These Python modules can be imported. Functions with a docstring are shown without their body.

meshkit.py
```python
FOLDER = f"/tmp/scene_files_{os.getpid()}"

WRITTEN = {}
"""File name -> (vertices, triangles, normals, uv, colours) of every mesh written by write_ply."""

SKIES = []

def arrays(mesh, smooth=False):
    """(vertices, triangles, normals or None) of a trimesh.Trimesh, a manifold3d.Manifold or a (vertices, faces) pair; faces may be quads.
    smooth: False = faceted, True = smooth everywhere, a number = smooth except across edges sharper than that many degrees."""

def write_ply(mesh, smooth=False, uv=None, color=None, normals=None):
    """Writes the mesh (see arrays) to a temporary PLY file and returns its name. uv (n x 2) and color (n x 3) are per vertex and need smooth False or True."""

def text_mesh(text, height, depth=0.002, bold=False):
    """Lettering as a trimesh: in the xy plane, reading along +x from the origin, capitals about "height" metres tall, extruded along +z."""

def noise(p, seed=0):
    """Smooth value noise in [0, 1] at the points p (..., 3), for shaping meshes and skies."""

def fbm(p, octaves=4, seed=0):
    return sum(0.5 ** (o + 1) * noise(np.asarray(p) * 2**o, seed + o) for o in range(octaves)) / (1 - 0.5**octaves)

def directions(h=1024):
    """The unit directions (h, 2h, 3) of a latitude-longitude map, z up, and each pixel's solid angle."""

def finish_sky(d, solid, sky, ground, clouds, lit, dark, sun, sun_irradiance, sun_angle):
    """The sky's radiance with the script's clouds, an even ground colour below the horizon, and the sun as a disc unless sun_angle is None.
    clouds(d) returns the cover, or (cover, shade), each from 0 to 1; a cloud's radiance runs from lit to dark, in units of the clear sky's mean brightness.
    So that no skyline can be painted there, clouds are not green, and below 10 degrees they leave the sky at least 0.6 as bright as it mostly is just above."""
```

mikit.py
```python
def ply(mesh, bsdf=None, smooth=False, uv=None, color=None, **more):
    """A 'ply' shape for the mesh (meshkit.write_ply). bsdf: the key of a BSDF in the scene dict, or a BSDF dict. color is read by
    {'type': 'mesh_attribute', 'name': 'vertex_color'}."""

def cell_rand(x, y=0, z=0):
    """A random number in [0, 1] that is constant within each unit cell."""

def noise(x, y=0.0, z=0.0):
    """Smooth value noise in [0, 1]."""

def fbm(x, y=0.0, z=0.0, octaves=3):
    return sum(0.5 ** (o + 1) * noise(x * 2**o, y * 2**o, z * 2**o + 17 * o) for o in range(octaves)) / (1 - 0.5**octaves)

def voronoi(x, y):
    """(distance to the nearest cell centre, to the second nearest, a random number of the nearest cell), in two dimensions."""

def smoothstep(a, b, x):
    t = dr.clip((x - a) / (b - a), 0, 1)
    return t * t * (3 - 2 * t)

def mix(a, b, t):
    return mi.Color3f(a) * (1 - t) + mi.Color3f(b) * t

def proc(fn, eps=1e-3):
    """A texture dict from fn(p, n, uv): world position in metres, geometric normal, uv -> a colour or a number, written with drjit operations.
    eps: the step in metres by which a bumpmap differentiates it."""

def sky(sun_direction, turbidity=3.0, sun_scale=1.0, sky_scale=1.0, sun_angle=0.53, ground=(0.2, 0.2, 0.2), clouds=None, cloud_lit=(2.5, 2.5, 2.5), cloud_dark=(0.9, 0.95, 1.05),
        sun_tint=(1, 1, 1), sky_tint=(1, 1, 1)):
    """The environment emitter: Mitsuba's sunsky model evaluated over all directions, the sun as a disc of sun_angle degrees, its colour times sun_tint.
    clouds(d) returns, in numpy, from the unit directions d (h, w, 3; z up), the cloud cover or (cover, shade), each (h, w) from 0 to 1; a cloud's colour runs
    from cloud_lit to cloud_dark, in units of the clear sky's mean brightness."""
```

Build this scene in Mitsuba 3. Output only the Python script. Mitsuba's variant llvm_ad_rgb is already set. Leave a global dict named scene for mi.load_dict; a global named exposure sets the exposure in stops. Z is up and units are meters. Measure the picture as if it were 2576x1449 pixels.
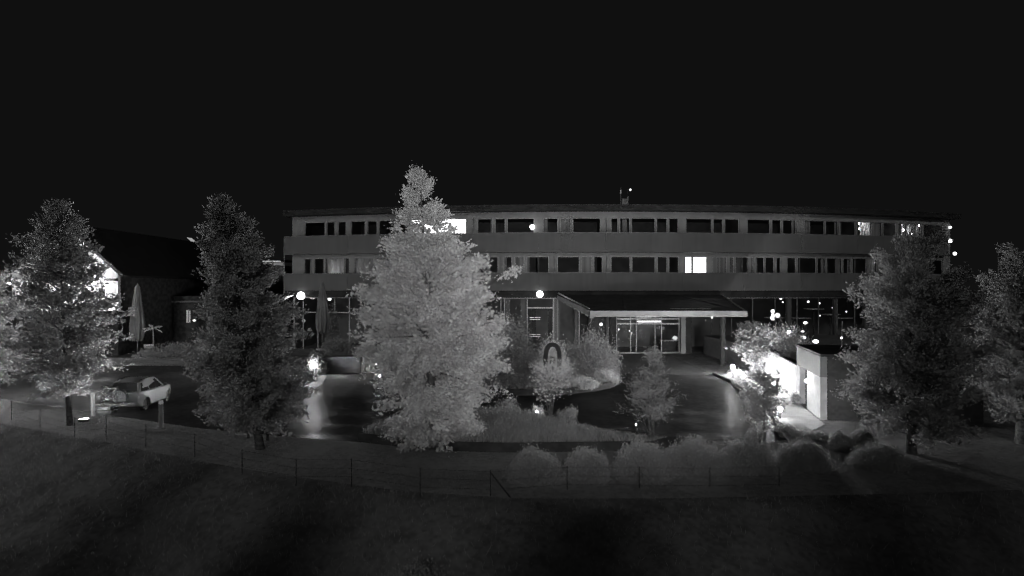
import math, random, re
import numpy as np, trimesh, mitsuba as mi, mikit, meshkit
import manifold3d as m3
from shapely.geometry import Polygon

# ------------------------------------------------------------------ camera, sky, moonlight, night lamps, exposure
F = 1535.0                                   # focal length in pixels of the 2576 px wide view used for survey readings
CAM = np.array([0.0, 0.0, 5.1])
scene, labels = {}, {}
T = mi.ScalarTransform4f
scene['camera'] = {'type': 'thinlens', 'aperture_radius': 0.011, 'focus_distance': 13.0, 'fov': math.degrees(2 * math.atan(1288 / F)), 'fov_axis': 'x', 'near_clip': 0.05, 'far_clip': 2000.0,
                   'to_world': T().look_at(origin=CAM.tolist(), target=[0, 10, 5.1], up=[0, 0, 1])}
exposure = 0.0
MOON = np.array([-0.12, -0.92, 0.27])
scene['sky'] = {'sampling_weight': 2.5, **mikit.sky(MOON, 3, sun_scale=0.58, sky_scale=0.085, sun_angle=8, clouds=lambda d: np.ones(d.shape[:2]), cloud_lit=(1, 1, 1),
                cloud_dark=(1, 1, 1), ground=(0.1, 0.1, 0.1), sun_tint=(0.72, 1.03, 2.0))}
# infrared floodlight bolted to the same house wall as the camera
FLOOD = np.array([0.45, -0.25, 5.35])
FLOOD_AIM = np.array([math.tan(math.radians(6.5)), 1.0, 0.11])
scene['flood_beam'] = {'type': 'spot', 'to_world': T().look_at(origin=FLOOD.tolist(), target=(FLOOD + FLOOD_AIM).tolist(), up=[0, 0, 1]), 'intensity': {'type': 'rgb', 'value': [960.0] * 3},
                       'cutoff_angle': 27.0, 'beam_width': 7.0, 'sampling_weight': 2.0}

# ------------------------------------------------------------------ helpers
def ray(px, py, d):
    return np.array([(px - 1288) / F * d, d, 5.1 - (py - 724.5) / F * d])
def ground_at(px, py, z=0.0):
    return ray(px, py, (5.1 - z) * F / (py - 724.5))
def numbered(name):
    if name not in scene and name not in labels: return name
    k = 1
    while f'{name}_{k:03d}' in scene or f'{name}_{k:03d}' in labels: k += 1
    return f'{name}_{k:03d}'
def thing(name, label, cat, group=None, kind=None):
    key = numbered(name)
    labels[key] = {'label': label, 'category': cat}
    if group: labels[key]['group'] = group
    if kind: labels[key]['kind'] = kind
    return key
taken = set()
def part(parent, name, mesh, mat, smooth=False, label=None, **more):
    base, k = f'{parent}__{name}', 0
    key = base
    while key in scene or key in taken:
        k += 1; key = f'{base}_{k:03d}'
    scene[key] = mikit.ply(mesh, mat, smooth=smooth, **more)
    if label: labels[key] = {'label': label}
    return key
def solo(key, mesh, mat, smooth=False, **more):
    scene[key] = mikit.ply(mesh, mat, smooth=smooth, **more); return key
def structure(name, mesh, mat, label, smooth=False):
    key = numbered(name)
    scene[key] = mikit.ply(mesh, mat, smooth=smooth)
    labels[key] = {'label': label, 'kind': 'structure'}
    return key
cat_ = trimesh.util.concatenate
def box(x0, x1, y0, y1, z0, z1):
    b = trimesh.creation.box([x1 - x0, y1 - y0, z1 - z0]); b.apply_translation([(x0 + x1) / 2, (y0 + y1) / 2, (z0 + z1) / 2]); return b
def tube(p0, p1, r0, r1=None, n=8):
    r1 = r0 if r1 is None else r1
    p0, p1 = np.asarray(p0, float), np.asarray(p1, float)
    z = p1 - p0; L = np.linalg.norm(z); z = z / L
    x = np.cross(z, [0, 0, 1.0] if abs(z[2]) < .9 else [1.0, 0, 0]); x /= np.linalg.norm(x); y = np.cross(z, x)
    a = np.arange(n) * 2 * np.pi / n
    ring = np.cos(a)[:, None] * x + np.sin(a)[:, None] * y
    v = np.vstack([p0 + ring * r0, p1 + ring * r1, [p0], [p1]])
    i = np.arange(n); j = (i + 1) % n
    f = np.vstack([np.c_[i, j, j + n], np.c_[i, j + n, i + n], np.c_[j, i, i * 0 + 2 * n], np.c_[i + n, j + n, i * 0 + 2 * n + 1]])
    return trimesh.Trimesh(v, f, process=False)
def path_tube(pts, r, n=8):
    return cat_([tube(pts[i], pts[i + 1], r if np.isscalar(r) else r[i], r if np.isscalar(r) else r[i + 1], n) for i in range(len(pts) - 1)])
def ball(c, r, sub=2, squash=1.0):
    s = trimesh.creation.icosphere(sub, r); s.apply_scale([1, 1, squash]); s.apply_translation(c); return s
def prism(poly, z0, z1):
    p = Polygon(poly); m = trimesh.creation.extrude_polygon(p if p.is_valid else p.buffer(0), z1 - z0, engine='earcut'); m.apply_translation([0, 0, z0]); return m
def hull(pts, round_=0.0):
    if round_:
        s = m3.Manifold.sphere(round_, 12)
        return m3.Manifold.batch_hull([s.translate(list(map(float, p))) for p in pts])
    return m3.Manifold.hull_points(np.asarray(pts, float))
def tm(man):
    m = man.to_mesh(); return trimesh.Trimesh(m.vert_properties[:, :3], m.tri_verts, process=False)
def lathe(profile, c=(0, 0, 0), n=20):
    m = trimesh.creation.revolve(np.asarray(profile, float), sections=n); m.apply_translation(c); return m
def quad_panel(q, out, th=0.012, inset=0.0, lift=0.004):
    """a thin panel over the quad q (4 x 3), lifted along out"""
    q = np.asarray(q, float); c = q.mean(0)
    q = q + (c - q) * inset
    n = np.cross(q[1] - q[0], q[3] - q[0]); n /= np.linalg.norm(n)
    if np.dot(n, out) < 0: q = q[::-1]; n = -n
    a, b = q + n * (lift - th), q + n * lift
    return trimesh.convex.convex_hull(np.vstack([a, b]))

def grey(v): return {'type': 'rgb', 'value': [float(v)] * 3}
def speckle(lo, hi, s, s2=None):
    def fn(p, n, uv):
        v = mikit.fbm(p.x * s, p.y * s, p.z * s, 3)
        if s2: v = 0.55 * v + 0.45 * mikit.fbm(p.x * s2, p.y * s2, p.z * s2, 2)
        return mikit.mix([lo] * 3, [hi] * 3, mikit.smoothstep(0.25, 0.75, v))
    return mikit.proc(fn)
def two(d): return {'type': 'twosided', 'bsdf': d}
def pri(col, rough=0.6, **k): return two({'type': 'principled', 'base_color': col if isinstance(col, dict) else grey(col), 'roughness': rough, **k})
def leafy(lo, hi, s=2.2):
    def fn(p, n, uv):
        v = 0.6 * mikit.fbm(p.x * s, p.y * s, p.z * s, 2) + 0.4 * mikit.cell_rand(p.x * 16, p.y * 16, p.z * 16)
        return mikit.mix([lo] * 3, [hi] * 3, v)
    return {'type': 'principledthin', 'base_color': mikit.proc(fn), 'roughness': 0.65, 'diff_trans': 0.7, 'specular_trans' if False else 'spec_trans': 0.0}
scene.update({
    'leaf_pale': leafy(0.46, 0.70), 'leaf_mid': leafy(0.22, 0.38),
    'bark': two({'type': 'bumpmap', 'arbitrary': mikit.proc(lambda p, n, uv: mikit.fbm(p.x * 30, p.y * 30, p.z * 6, 3)), 'scale': 0.02, 'bsdf': {'type': 'diffuse', 'reflectance': speckle(0.05, 0.13, 14)}}),
    'plaster': two({'type': 'diffuse', 'reflectance': mikit.proc(lambda p, n, uv: mikit.mix([0.085] * 3, [0.125] * 3, 0.5 * mikit.fbm(p.x * .9, p.y * .9, p.z * .9, 3) + 0.5 * mikit.fbm(p.x * 4.5, p.y * 4.5, p.z * .35, 3)))}),
    'plaster_pale': two({'type': 'diffuse', 'reflectance': speckle(0.19, 0.22, 1.2, 9.0)}),
    'white_paint': pri(speckle(0.66, 0.76, 2.0, 12.0), 0.5),
    'fascia_paint': pri(speckle(0.125, 0.15, 2.0, 12.0), 0.45),
    'frame_metal': pri(0.30, 0.4), 'dark_metal': pri(speckle(0.022, 0.035, 3.0), 0.6, specular=0.08), 'mid_metal': pri(speckle(0.10, 0.15, 3.0), 0.45), 'bright_metal': pri(0.6, 0.3, metallic=0.8),
    'roof_felt': pri(speckle(0.018, 0.035, 1.5, 8.0), 0.8, specular=0.1), 'roof_tile': pri(speckle(0.006, 0.011, 2.0, 9.0), 0.8),
    'dark_room': two({'type': 'diffuse', 'reflectance': speckle(0.08, 0.11, 1.0)}),
    'curtain': two({'type': 'diffuse', 'reflectance': mikit.proc(lambda p, n, uv: mikit.mix([0.10] * 3, [0.24] * 3, mikit.noise(p.x * 9, p.y * 3, 0)))}),
    'gravel': two({'type': 'diffuse', 'reflectance': speckle(0.30, 0.42, 3.0, 22.0)}),
    'sheer_curtain': {'type': 'principledthin', 'base_color': mikit.proc(lambda p, n, uv: mikit.mix([0.30] * 3, [0.62] * 3, mikit.fbm(p.x * 7, p.y * 3, p.z * 1.5, 3))), 'roughness': 0.8, 'diff_trans': 1.2, 'spec_trans': 0.0},
    'pane_glass': {'type': 'thindielectric', 'int_ior': 1.5},
    'asphalt': two({'type': 'blendbsdf', 'weight': mikit.proc(lambda p, n, uv: 0.05 + 0.15 * mikit.smoothstep(0.42, 0.68, mikit.fbm(p.x * 0.5, p.y * 1.1, 0, 3))),
                    'bsdf_0': {'type': 'diffuse', 'reflectance': speckle(0.025, 0.045, 0.8, 6.0)},
                    'bsdf_1': {'type': 'principled', 'base_color': grey(0.03), 'roughness': 0.3, 'specular': 0.5}}),
    'paving': two({'type': 'principled', 'base_color': speckle(0.05, 0.075, 0.7, 8.0), 'roughness': 0.6}),
    'kerb_stone': two({'type': 'diffuse', 'reflectance': speckle(0.12, 0.2, 5.0)}),
    'soil': two({'type': 'diffuse', 'reflectance': speckle(0.09, 0.18, 1.6, 10.0)}),
    'lawn': two({'type': 'diffuse', 'reflectance': speckle(0.16, 0.26, 0.8, 9.0)}),
    'corten': pri(speckle(0.025, 0.05, 2.0, 8.0), 0.8, specular=0.1),
    'concrete': two({'type': 'diffuse', 'reflectance': speckle(0.42, 0.52, 0.8, 6.0)}),
    'canvas': two({'type': 'diffuse', 'reflectance': speckle(0.12, 0.18, 1.5)}),
    'wood_dark': pri(speckle(0.03, 0.06, 4.0), 0.7, specular=0.15), 'table_top': pri(0.35, 0.25),
    'car_paint': pri(0.15, 0.28, clearcoat=1.0, clearcoat_gloss=0.95, metallic=0.35), 'car_glass': pri(0.012, 0.06, specular=0.6), 'tyre': pri(0.015, 0.8), 'car_lens': pri(0.25, 0.12, clearcoat=1.0),
    'plate_white': pri(0.5, 0.4),
})
def glow(L): return {'type': 'area', 'radiance': grey(L)}
LAMP_BODY = {'type': 'diffuse', 'reflectance': grey(0.6)}
def emit(key, mesh, L, w=0.3, smooth=True):
    scene[key] = mikit.ply(mesh, LAMP_BODY, smooth=smooth, emitter={**glow(L), 'sampling_weight': w}); return key
def emit_part(parent, name, mesh, L, w=0.3):
    base, k = f'{parent}__{name}', 0
    key = base
    while key in scene: k += 1; key = f'{base}_{k:03d}'
    return emit(key, mesh, L, w)

# ------------------------------------------------------------------ foliage
def leaves(c, a, n, l, w):
    """diamond leaves: centres c, long axes a, normals n"""
    a = a / np.maximum(np.linalg.norm(a, axis=1, keepdims=True), 1e-9)
    b = np.cross(n, a); b /= np.maximum(np.linalg.norm(b, axis=1, keepdims=True), 1e-9)
    l = np.broadcast_to(l, len(c))[:, None]; w = np.broadcast_to(w, len(c))[:, None]
    v = np.stack([c - a * l, c + b * w, c + a * l, c - b * w], 1).reshape(-1, 3)
    i = np.arange(len(c))[:, None] * 4
    return v, np.vstack([i + [0, 1, 2], i + [0, 2, 3]])
def tree(key, base, H, z0, prof, nleaf, leaf, mat, seed, zmin=None, thin=None, asym=0.0, lean=(0, 0), nlimb=150, rise=(-0.15, 0.55), trunk_r=0.13, droop=0.0, stems=None, spike=0.14, leafw=0.5):
    rng = np.random.default_rng(seed)
    base = np.asarray(base, float); lean = np.array([lean[0], lean[1], 0.0])
    t = rng.random(6000); keep = rng.random(6000) < np.array([prof(x) for x in t]) ** .8 / max(prof(x) for x in np.linspace(0, 1, 50)) ** .8
    t = np.sort(t[keep][:nlimb]); n = len(t)
    az = np.arange(n) * 2.39996 + rng.normal(0, .5, n)
    az = rng.permutation(az)
    L = np.array([prof(x) for x in t]) * rng.uniform(.72, 1.06, n) * np.where(rng.random(n) < spike, rng.uniform(1.1, 1.28, n), 1) * (1 + asym * (1 - t) * np.cos(az))
    z = z0 + t * (H - z0)
    start = base + np.c_[lean[0] * z / H, lean[1] * z / H, z - 0.25 * L * 0.5]
    up = rng.uniform(rise[0], rise[1], n) + 0.9 * t ** 3
    d = np.c_[np.cos(az), np.sin(az), up]
    end = start + d * L[:, None]; end[:, 2] -= droop * L
    end[:, 2] = np.minimum(end[:, 2], base[2] + H)
    # twigs
    m = 9
    tl = np.repeat(np.arange(n), m)
    u = rng.uniform(.08, 1.0, n * m)
    s0 = start[tl] + (end - start)[tl] * u[:, None]; s0[:, 2] += 0.06 * np.sin(u * 3) * L[tl]
    ang = az[tl] + rng.choice([-1, 1], n * m) * rng.uniform(.15, 1.1, n * m)
    td = np.c_[np.cos(ang), np.sin(ang), up[tl] * .6 + rng.normal(.05, .22, n * m)]
    tlen = (.12 + L[tl] * (.42 * (1.15 - u))) * rng.uniform(.6, 1.1, n * m)
    wt = (tlen + .15) * (.3 + meshkit.noise(s0 * 1.25 + seed)) ** 1.5 * (1 + 1.2 * t[tl]); pick = rng.choice(n * m, nleaf, p=wt / wt.sum())
    s = rng.random(nleaf)
    c = s0[pick] + td[pick] * (tlen[pick] * s)[:, None] + rng.normal(0, .085, (nleaf, 3))
    a = td[pick] + rng.normal(0, .5, (nleaf, 3))
    nn = np.array([0, 0, .15]) + d[tl[pick]] * 1.0 + rng.normal(0, .5, (nleaf, 3))
    sz = leaf * np.clip(rng.lognormal(-.15, .42, nleaf), .35, 2.2)
    if thin: ok = ~((c[:, 2] > thin[0]) & (c[:, 2] < thin[1]) & (meshkit.noise(c * 5.0) < thin[2])); c, a, nn, sz = c[ok], a[ok], nn[ok], sz[ok]
    if zmin is not None: ok = c[:, 2] > zmin + .25 * meshkit.noise(c * 2.0); c, a, nn, sz = c[ok], a[ok], nn[ok], sz[ok]
    part(key, 'crown', leaves(c, a, nn, sz, sz * leafw), mat)
    limbs = [tube(start[i], start[i] + (end[i] - start[i]) * .8, max(.008, .011 * L[i]), .004, 5) for i in range(n)]
    limbs.append(tube(base + [0, 0, z0 * .5], base + lean * .97 + [0, 0, H * .97], .02, .006, 5))
    part(key, 'limbs', cat_(limbs), 'bark')
    if stems is None:
        k = 7; zz = np.linspace(0, H * .94, k)
        pts = base + np.c_[lean[0] * zz / H, lean[1] * zz / H, zz] + np.r_[[[0, 0, 0]], rng.normal(0, .02, (k - 1, 3))]
        pts[0, 2] -= .05
        part(key, 'trunk', path_tube(pts, list(trunk_r * (1 - .93 * zz / (H * .94)) * np.r_[1.25, np.ones(k - 1)]), 10), 'bark', 40)
    else:
        for (p1, r) in stems:
            p1 = np.asarray(p1, float); mid = base + (p1) * .5 + rng.normal(0, .03, 3)
            part(key, 'trunk', path_tube([base + [p1[0] * .12, p1[1] * .12, -.05], mid, base + p1], [r, r * .8, r * .35], 8), 'bark', 40)
def shrub(key, c, rx, ry, rz, nleaf, leaf, mat, seed, fluff=.35, name='foliage', upright=0.3, stems=5, ragged=1.0, leafw=.5):
    rng = np.random.default_rng(seed)
    c = np.asarray(c, float)
    nc = max(30, nleaf // 60)
    q = rng.normal(size=(nc, 3)); q /= np.linalg.norm(q, axis=1, keepdims=True); q[:, 2] = np.abs(q[:, 2]) * 1.0 - .1
    rad = rng.uniform(.6, 1.0, nc) * (1 + ragged * .35 * (meshkit.noise(q * 2.3 + seed) - .5))
    cc = c + q * rad[:, None] * [rx, ry, rz]
    k = rng.integers(0, nc, nleaf)
    p = cc[k] + rng.normal(0, fluff, (nleaf, 3)) * np.array([rx, ry, rz]) * .45
    p[:, 2] = np.maximum(p[:, 2], c[2] - .02)
    a = q[k] + rng.normal(0, .6, (nleaf, 3)) + [0, 0, upright]
    nn = q[k] * .7 + [0, 0, .4] + rng.normal(0, .6, (nleaf, 3))
    sz = leaf * rng.uniform(.6, 1.25, nleaf)
    part(key, name, leaves(p, a, nn, sz, sz * leafw), mat)
    if stems:
        part(key, 'stems', cat_([tube(c + [rng.normal(0, .05), rng.normal(0, .05), -.05], c + [rng.uniform(-.5, .5) * rx, rng.uniform(-.5, .5) * ry, rz * rng.uniform(.5, .8)], .018, .006, 5) for _ in range(stems)]), 'bark')
def blades(pts, h, w, rng, lean=.35):
    n = len(pts)
    a = rng.uniform(0, 2 * np.pi, n); side = np.c_[np.cos(a), np.sin(a), a * 0] * (w * rng.uniform(.6, 1.3, n))[:, None]
    hh = h * rng.uniform(.5, 1.2, n)
    tip = pts + np.c_[rng.normal(0, lean, n) * hh, rng.normal(0, lean, n) * hh, hh]
    mid = (pts + tip) / 2 + np.c_[np.zeros((n, 2)), hh * .12]
    v = np.stack([pts - side, pts + side, mid + side * .7, mid - side * .7, tip], 1).reshape(-1, 3)
    i = np.arange(n)[:, None] * 5
    return v, np.vstack([i + [0, 1, 2], i + [0, 2, 3], i + [3, 2, 4]])
def in_poly(poly, n, rng):
    from shapely import contains_xy
    P = Polygon(poly); x0, y0, x1, y1 = P.bounds
    q = np.empty((0, 2))
    while len(q) < n:
        r = np.c_[rng.uniform(x0, x1, 2 * n), rng.uniform(y0, y1, 2 * n)]
        q = np.vstack([q, r[contains_xy(P, r[:, 0], r[:, 1])]])
    return q[:n]

# ------------------------------------------------------------------ ground
def sheet(poly, z):
    P = Polygon(poly); P = P if P.is_valid else P.buffer(0)
    v, f = trimesh.creation.triangulate_polygon(P, engine='earcut')
    m = trimesh.Trimesh(np.c_[v, np.full(len(v), z)], f, process=False)
    if m.face_normals[0, 2] < 0: m.invert()
    return m
crest = np.array([ground_at(*p)[:2] for p in [(0, 1068), (250, 1112), (480, 1160), (700, 1197), (1000, 1238), (1288, 1258), (1650, 1258), (2000, 1252), (2300, 1245), (2576, 1236)]])
def crest_y(x):
    return np.interp(x, np.r_[crest[0, 0] - 25, crest[:, 0], crest[-1, 0] + 25], np.r_[crest[0, 1] + 6, crest[:, 1], crest[-1, 1] + 2])
def land(x, y):
    f = np.maximum(crest_y(x) - np.asarray(y, float), 0)
    bump = (meshkit.fbm(np.stack([np.asarray(x) * .5, np.asarray(y) * .5, 0 * np.asarray(x)], -1), 3) - .5) * np.clip(f / 3, 0, 1) * .5
    return -3.4 * (1 - np.exp(-(f / 5.5) ** 1.4)) + bump
gx = np.r_[-400, -200, -100, np.arange(-60, 60.1, .7), 100, 200, 400]; gy = np.r_[-60, -30, np.arange(-12, 30, .45), 34, 60, 120, 300, 700]
GX, GY = np.meshgrid(gx, gy); GZ = land(GX, GY)
ii = np.arange(len(gx) * len(gy)).reshape(GX.shape)
gf = np.stack([ii[:-1, :-1], ii[:-1, 1:], ii[1:, 1:], ii[1:, :-1]], -1).reshape(-1, 4)
structure('ground', trimesh.Trimesh(np.c_[GX.ravel(), GY.ravel(), GZ.ravel()], np.vstack([gf[:, [0, 1, 2]], gf[:, [0, 2, 3]]]), process=False), 'soil', 'dark night ground with a rough bank falling away towards the camera', True)
lawn_edge = [ground_at(*p)[:2] for p in [(0, 1003), (240, 1040), (500, 1078), (800, 1106), (1050, 1122), (1290, 1135), (1640, 1128), (1900, 1118), (2100, 1110), (2576, 1100)]]
lawn_edge[0] = lawn_edge[0] + (lawn_edge[0] - lawn_edge[1]) * 3
lawn_edge[-1] = lawn_edge[-1] + (lawn_edge[-1] - lawn_edge[-2]) * 3
structure('lawn', sheet([tuple(p) for p in lawn_edge] + [(lawn_edge[-1][0], crest_y(lawn_edge[-1][0]) + .1)] + [tuple(p + [0, .1]) for p in crest[::-1]] + [(lawn_edge[0][0], crest_y(lawn_edge[0][0]) + .1)], 0.006), 'lawn', 'rough mown lawn between the driveway and the house in front')
drive = [tuple(p + [0, .02]) for p in lawn_edge[:8]] + [tuple(ground_at(*p)[:2]) for p in [(1990, 1105), (1962, 1100), (1905, 992), (1800, 945)]] + [(11.9, 46.4), (-9, 46.4), (-9, 36.6), (-15.3, 36.6), (-19, 40), (-32, 40)]
structure('driveway', sheet(drive, 0.004), 'asphalt', 'dark glossy asphalt driveway curving around the planted island')
structure('forecourt', sheet([tuple(ground_at(*p)[:2]) for p in [(1530, 940), (1800, 945)]] + [(11.95, 47.1), (3.0, 47.1)], 0.012), 'paving', 'paler paved forecourt under the entrance canopy')
rngg = np.random.default_rng(5)
lp = in_poly([tuple(p) for p in lawn_edge[:5]] + [tuple(p) for p in crest[5::-1]], 26000, rngg)
lp2 = in_poly([(-4, 18.5), (4, 18.7), (16, 20.2), (26, 20)] + [tuple(p) for p in crest[:3:-1]], 22000, rngg)
solo('grass', blades(np.c_[np.vstack([lp, lp2]), np.zeros(48000)], .035, .005, rngg), 'leaf_mid')
labels['grass'] = {'label': 'short rough grass of the lawn in front of the driveway', 'category': 'grass', 'kind': 'stuff'}

# ------------------------------------------------------------------ the curved hotel
A, X0, Y0 = 0.00587, 6.94, 47.5
def facx(px, off=0.0):
    k = (px - 1288) / F
    # A x^2 - (2 A X0 + 1/k) x + A X0^2 + Y0 + off = 0 with y = x / k
    if abs(k) < 1e-6: return 0.0
    a, b, c = A, -(2 * A * X0 + 1 / k), A * X0 ** 2 + Y0 + off
    r = np.roots([a, b, c]); r = r[np.isreal(r)].real
    r = r[(r / k > 0)]
    return float(r[np.argmin(np.abs(r))])
def facy(x, off=0.0): return Y0 + off + A * (x - X0) ** 2
def strip(xa, xb, z0, z1, o0, o1, n=None):
    n = n or max(1, int(math.ceil(abs(xb - xa) / 2.5)))
    xs = np.linspace(xa, xb, n + 1)
    v = np.vstack([np.c_[xs, facy(xs, o), np.full(n + 1, z)] for o, z in ((o0, z0), (o1, z0), (o1, z1), (o0, z1))])
    m = n + 1; f = []
    for i in range(n):
        for r in range(4):
            a, b = r * m + i, ((r + 1) % 4) * m + i
            f += [[a, b, b + 1], [a, b + 1, a + 1]]
    f += [[0, 3 * m, 2 * m], [0, 2 * m, m], [n, n + m, n + 2 * m], [n, n + 2 * m, n + 3 * m]]
    t = trimesh.Trimesh(v, f, process=False); t.invert() if t.volume < 0 else None
    return t
hotel = thing('hotel_building', 'long three storey curved hotel with pale parapet bands and rows of dark windows', 'building')
XL, XR = facx(735), facx(2390)
XPL, XPR = facx(716, -.6), facx(2384, -.6)
win2 = [(767, 817), (822, 845), (850, 870), (883, 918), (924, 948), (953, 991), (997, 1026), (1032, 1098, 'L'), (1101, 1173, 'L'), (1189, 1194, 's'), (1201, 1239), (1245, 1271), (1276, 1344), (1366, 1404), (1410, 1437, 'c'),
        (1441, 1511), (1521, 1526, 's'), (1537, 1555), (1559, 1585, 'h'), (1589, 1649), (1652, 1679), (1683, 1707), (1726, 1791), (1795, 1819), (1824, 1860), (1881, 1938), (1943, 1966), (1970, 2004), (2025, 2075),
        (2078, 2110), (2113, 2153), (2157, 2196, 'd'), (2199, 2220, 'c'), (2223, 2256), (2261, 2279, 'd'), (2281, 2300, 'd'), (2303, 2318, 'd'), (2324, 2376)]
win1 = [(765, 785), (790, 815), (818, 865, 'm'), (867, 879), (892, 940, 'm'), (945, 983), (990, 1040), (1046, 1080), (1095, 1140), (1145, 1180), (1205, 1227), (1231, 1253), (1258, 1262, 's'), (1267, 1288), (1294, 1319, 'c'),
        (1324, 1381), (1392, 1396, 's'), (1402, 1458), (1462, 1490, 'c'), (1494, 1516), (1523, 1527, 's'), (1537, 1586), (1590, 1649), (1654, 1679), (1683, 1708), (1724, 1741, 'B'), (1744, 1778, 'B'), (1792, 1829, 'c'),
        (1836, 1847), (1851, 1896), (1901, 1923), (1926, 1948), (1954, 1965), (1981, 2003), (2007, 2054), (2057, 2078), (2081, 2119), (2122, 2141), (2145, 2181), (2186, 2207, 'm'), (2212, 2250), (2254, 2300), (2306, 2330), (2335, 2372)]
def sheet_wall(xa, xb, z0, z1, o, n=14):
    xs = np.linspace(xa, xb, n + 1); w = o + .03 * np.sin(np.arange(n + 1) * 2.1)
    v = np.vstack([np.c_[xs, facy(xs) + w, np.full(n + 1, z)] for z in (z0, z1)]); i = np.arange(n)
    return v, np.vstack([np.c_[i, i + 1, i + n + 2], np.c_[i, i + n + 2, i + n + 1]])
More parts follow.
